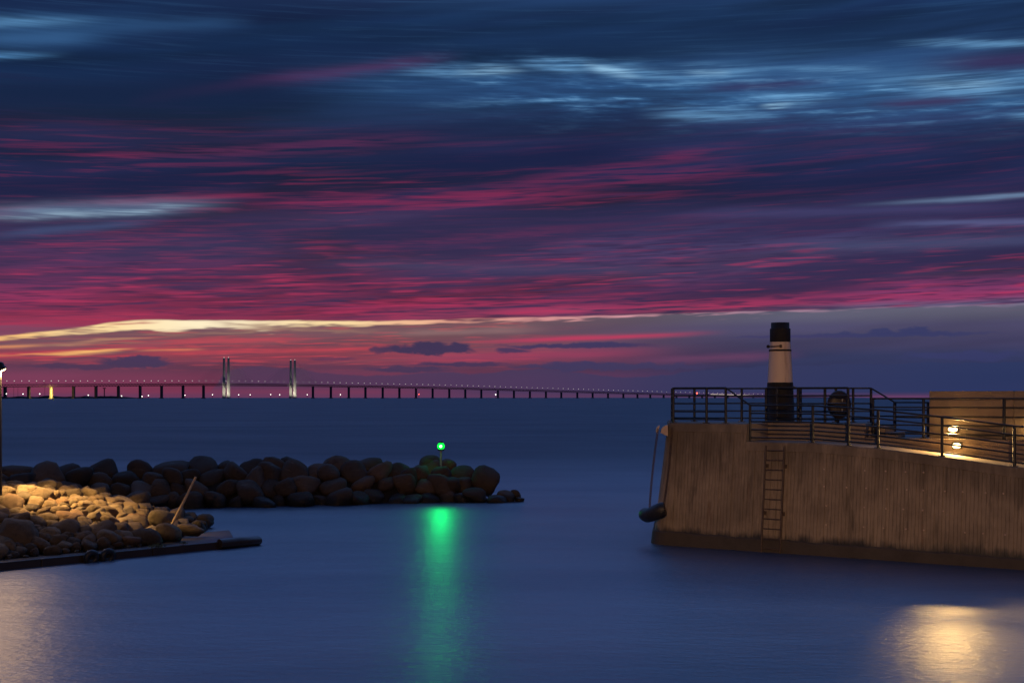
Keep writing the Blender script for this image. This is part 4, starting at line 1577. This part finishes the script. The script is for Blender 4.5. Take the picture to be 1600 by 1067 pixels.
m = MB(); m.tube([(bx - 0.46, byy - 0.32, 6.22), (bx - 0.06, byy - 0.37, 6.225)], 0.022, 8); ar = m.build('bracket_arm', MAT_RUST, BE)
m = MB(); m.lathe((bx - 0.45, byy - 0.32, 6.22), [(0.02, -0.05), (0.05, -0.03), (0.05, 0.03), (0.02, 0.05)], 10); m.build('end_knob', MAT_BLACK, ar)
m = MB(); m.box((bx - 0.06, byy - 0.38, 6.225), 0.07, 0.07, 0.10); m.build('clamp', MAT_RUST, ar)
m = MB(); m.tube([(bx + 0.34, byy - 0.20, 4.92), (bx + 0.43, byy - 0.26, 4.94)], 0.03, 8); m.build('small_spout', MAT_GALV, BE)
m = MB(); m.box((bx - 0.10, byy - 0.452, 4.42), 0.012, 0.02, 1.16, m=Matrix.Rotation(-0.035, 3, 'X')); m.build('seam', MAT_BLACK, BE)

# round lifebuoy case -----------------------------------------------------
lc = at(1311, 632, 40.3)
LB = empty('lifebuoy_case', (lc.x, lc.y, 3.8), 'dark round lifebuoy case on a bracket against the railing', 'lifebuoy case')


def disc_solid(c, prof, n=28):
    m = MB()
    m.lathe((0, 0, 0), prof, n)
    Mx = Matrix.Translation(c) @ Matrix.Rotation(R(90), 4, 'X') @ Matrix.Scale(1.22, 4, (0, 1, 0))
    m.v = [tuple(Mx @ Vector(v)) for v in m.v]
    return m


disc_solid(lc, [(0.30, -0.10), (0.365, -0.06), (0.37, 0.04), (0.33, 0.10), (0.22, 0.13), (0.05, 0.14)]).build('case_shell', simple('case_plastic', (0.03, 0.02, 0.017), 0.5), LB)
m = MB(); m.box((lc.x, lc.y - 0.11, lc.z + 0.02), 0.70, 0.07, 0.02); m.build('hinge_seam', MAT_BLACK, LB)
for dz in (0.13, -0.17):
    m = MB(); m.box((lc.x + 0.06, lc.y - 0.15, lc.z + dz), 0.03, 0.03, 0.09); m.build('clasp', MAT_GALV, LB)
m = MB(); m.tube([(lc.x, lc.y + 0.10, 3.8), (lc.x, lc.y + 0.10, lc.z + 0.2)], 0.04, 8); m.build('stand', MAT_RAIL, LB)

# wall lamps ---------------------------------------------------------------
LAMPC = (1.0, 0.60, 0.20)


def wall_lamp(px, py, n, label, power, wide, tall):
    s = s_at(px, n)
    p = SN(s, n)
    z = CAM_Z - (py - HY) / F * p.y
    root = empty('wall_lamp', (p.x, p.y, z), label, 'wall lamp', 'lamps on the parapet wall')
    rot = math.atan2(D.y, D.x)
    c = p - N * 0.03
    m = MB(); m.box((c.x, c.y, z), wide + 0.05, 0.06, tall + 0.05, rot); m.build('housing', MAT_RAIL, root, 0.01)
    c = p - N * 0.095
    m = MB(); m.lathe((0, 0, 0), [(0.02, -1.0), (0.55, -0.84), (0.87, -0.5), (1.0, 0.0), (0.87, 0.5), (0.55, 0.84), (0.02, 1.0)], 18)
    Mg = Matrix.Translation((c.x, c.y, z)) @ Matrix.Rotation(rot, 4, 'Z') @ Matrix.Diagonal((wide * 0.56, 0.06, tall * 0.60, 1))
    m.v = [tuple(Mg @ Vector(v)) for v in m.v]
    m.build('glass', emitter('wall_lamp_glass', (1.0, 0.70, 0.26), 11.0), root)
    c = p - N * 0.20
    c = p - N * 0.19
    q3 = (p.x - N.x * 0.22, p.y - N.y * 0.22, z)
    kx = (px - 800.0) / F
    if n > 2.3: lamp('wall_lamp_beam', 'SPOT', q3, power * 4.5, LAMPC, root, 0.06, (kx * 25.6, 25.6, 0.0), 17, 1.0)
    ar_ = lamp('wall_lamp_light', 'AREA', (c.x, c.y, z), power * 0.6, LAMPC, root, 0.0, (c.x - N.x, c.y - N.y, z - 0.25))
    ar_.data.shape = 'RECTANGLE'; ar_.data.size = wide; ar_.data.size_y = tall
    lamp('wall_lamp_spill', 'POINT', (c.x - N.x * .1, c.y - N.y * .1, z), 5.0, LAMPC, root, 0.05)


wall_lamp(1490, 670.5, 2.6, 'upper lit lamp on the parapet wall behind the walkway railing', 120.0, 0.24, 0.125)
wall_lamp(1496, 696, 2.196, 'lower lit lamp close above the walkway floor', 110.0, 0.22, 0.13)
wall_lamp(1612, 671, 2.6, 'lit lamp on the parapet wall just beyond the right edge', 8.0, 0.24, 0.14)

# ladder -------------------------------------------------------------------
LD = empty('ladder', (*SN(s_at(1208, 0), -0.1), 0.0), 'rusty steel ladder fixed to the pier wall down to the water', 'ladder')
sl = [s_at(1197, 0.26), s_at(1226, 0.26)]
def wl(s, z, o=0.13): return (*SN(s, BAT * z - o), z)
tops = 3.16
for s in sl:
    m = MB(); m.tube([wl(s, tops), wl(s, -0.15)], 0.030, 8); m.build('side_rail', MAT_LADDER, LD)
for i in range(11):
    z = 3.02 - i * 0.29
    m = MB(); m.tube([wl(sl[0], z), wl(sl[1], z)], 0.017, 8); m.build('rung', MAT_LADDER, LD)
for s in sl:
    for z in (2.55, 1.15):
        m = MB(); m.tube([wl(s, z, -0.02), wl(s, z, 0.13)], 0.022, 6); br_ = m.build('wall_bracket', MAT_LADDER, LD)
        m = MB(); q2 = wl(s, z, 0.012); m.box(q2, 0.12, 0.03, 0.12, rot=math.atan2(D.y, D.x)); m.build('bracket_plate', MAT_LADDER, br_)

# corner fender on its two chains -----------------------------------------
FE = empty('corner_fender', (4.3, 39.9, 1.0), 'black rubber fender hanging on two chains round the pier corner', 'fender')
pts_f = [Vector((4.74, 39.64, 1.16)), Vector((4.66, 39.66, 1.14)), Vector((4.50, 39.74, 1.06)), Vector((4.34, 39.90, 0.96)), Vector((4.24, 40.10, 0.91)), Vector((4.20, 40.34, 0.92)), Vector((4.20, 40.46, 0.94))]
m = MB(); m.tube(pts_f, [0.20, 0.235, 0.235, 0.225, 0.22, 0.215, 0.17], 18); fb = m.build('fender_body', MAT_RUBBER, FE)
m = MB(); m.lathe((0, 0, 0), [(0.0601, 0), (0.07, 0.01), (0.03, 0.03)], 10)
ed = (pts_f[0] - pts_f[1]).normalized()
Mx = Matrix.Translation(pts_f[0]) @ ed.to_track_quat('Z', 'Y').to_matrix().to_4x4()
m.v = [tuple(Mx @ Vector(v)) for v in m.v]; m.build('end_shackle', MAT_RUST, fb)


def chain(a, b, c=None, label=None):
    pts_ = []
    a, b = Vector(a), Vector(b)
    n = int((b - a).length / 0.085)
    m = MB()
    d = (b - a).normalized()
    for i in range(n + 1):
        p = a.lerp(b, i / n) + Vector((0, 0, 0))
        if c: p += Vector(c) * (4 * (i / n) * (1 - i / n))
        x = d.orthogonal().normalized(); y = d.cross(x)
        ax = x if i % 2 else y
        o = d.cross(ax)
        ring = []
        for kx in range(9):
            t_ = 2 * PI * kx / 8
            ring.append(p + d * (0.058 * math.cos(t_)) + o * (0.032 * math.sin(t_)))
        m.tube(ring, 0.012, 5, False)
    return m.build('chain', MAT_RUST, FE)


chain((4.57, 40.12, 3.56), (4.30, 40.0, 1.15), (-0.03, 0, -0.02))
chain((5.02, 40.16, 3.62), (4.72, 39.68, 1.36), (0.02, -0.06, 0))
# cream wedges added where the corner concrete looks chipped and lit
for lab, px, w_ in (('wider cream wedge of chipped concrete on the top corner of the pier', 1043, -1), ('narrow cream wedge of chipped concrete at the outer edge of the pier corner', 1022, 1)):
    Y = 40.16
    if w_ < 0:
        pl = [(1043.5, 664), (1043.5, 682), (1032, 676), (1034, 670), (1038, 665)]
    else:
        pl = [(1031, 664), (1028, 678), (1024.5, 674), (1026, 668)]
    f_ = [at(x, y, Y) for x, y in pl]
    b_ = [q + Vector((0.05, 0.55, 0)) for q in f_]
    m = MB(); m.quadmesh([f_, b_], closed=True); m.ngon(f_); m.ngon(list(reversed(b_)))
    G = m.build('chipped_wedge', MAT_CHIP, None, 0.01)
    tag(G, lab, 'chain guide', 'cream wedges at the pier corner')
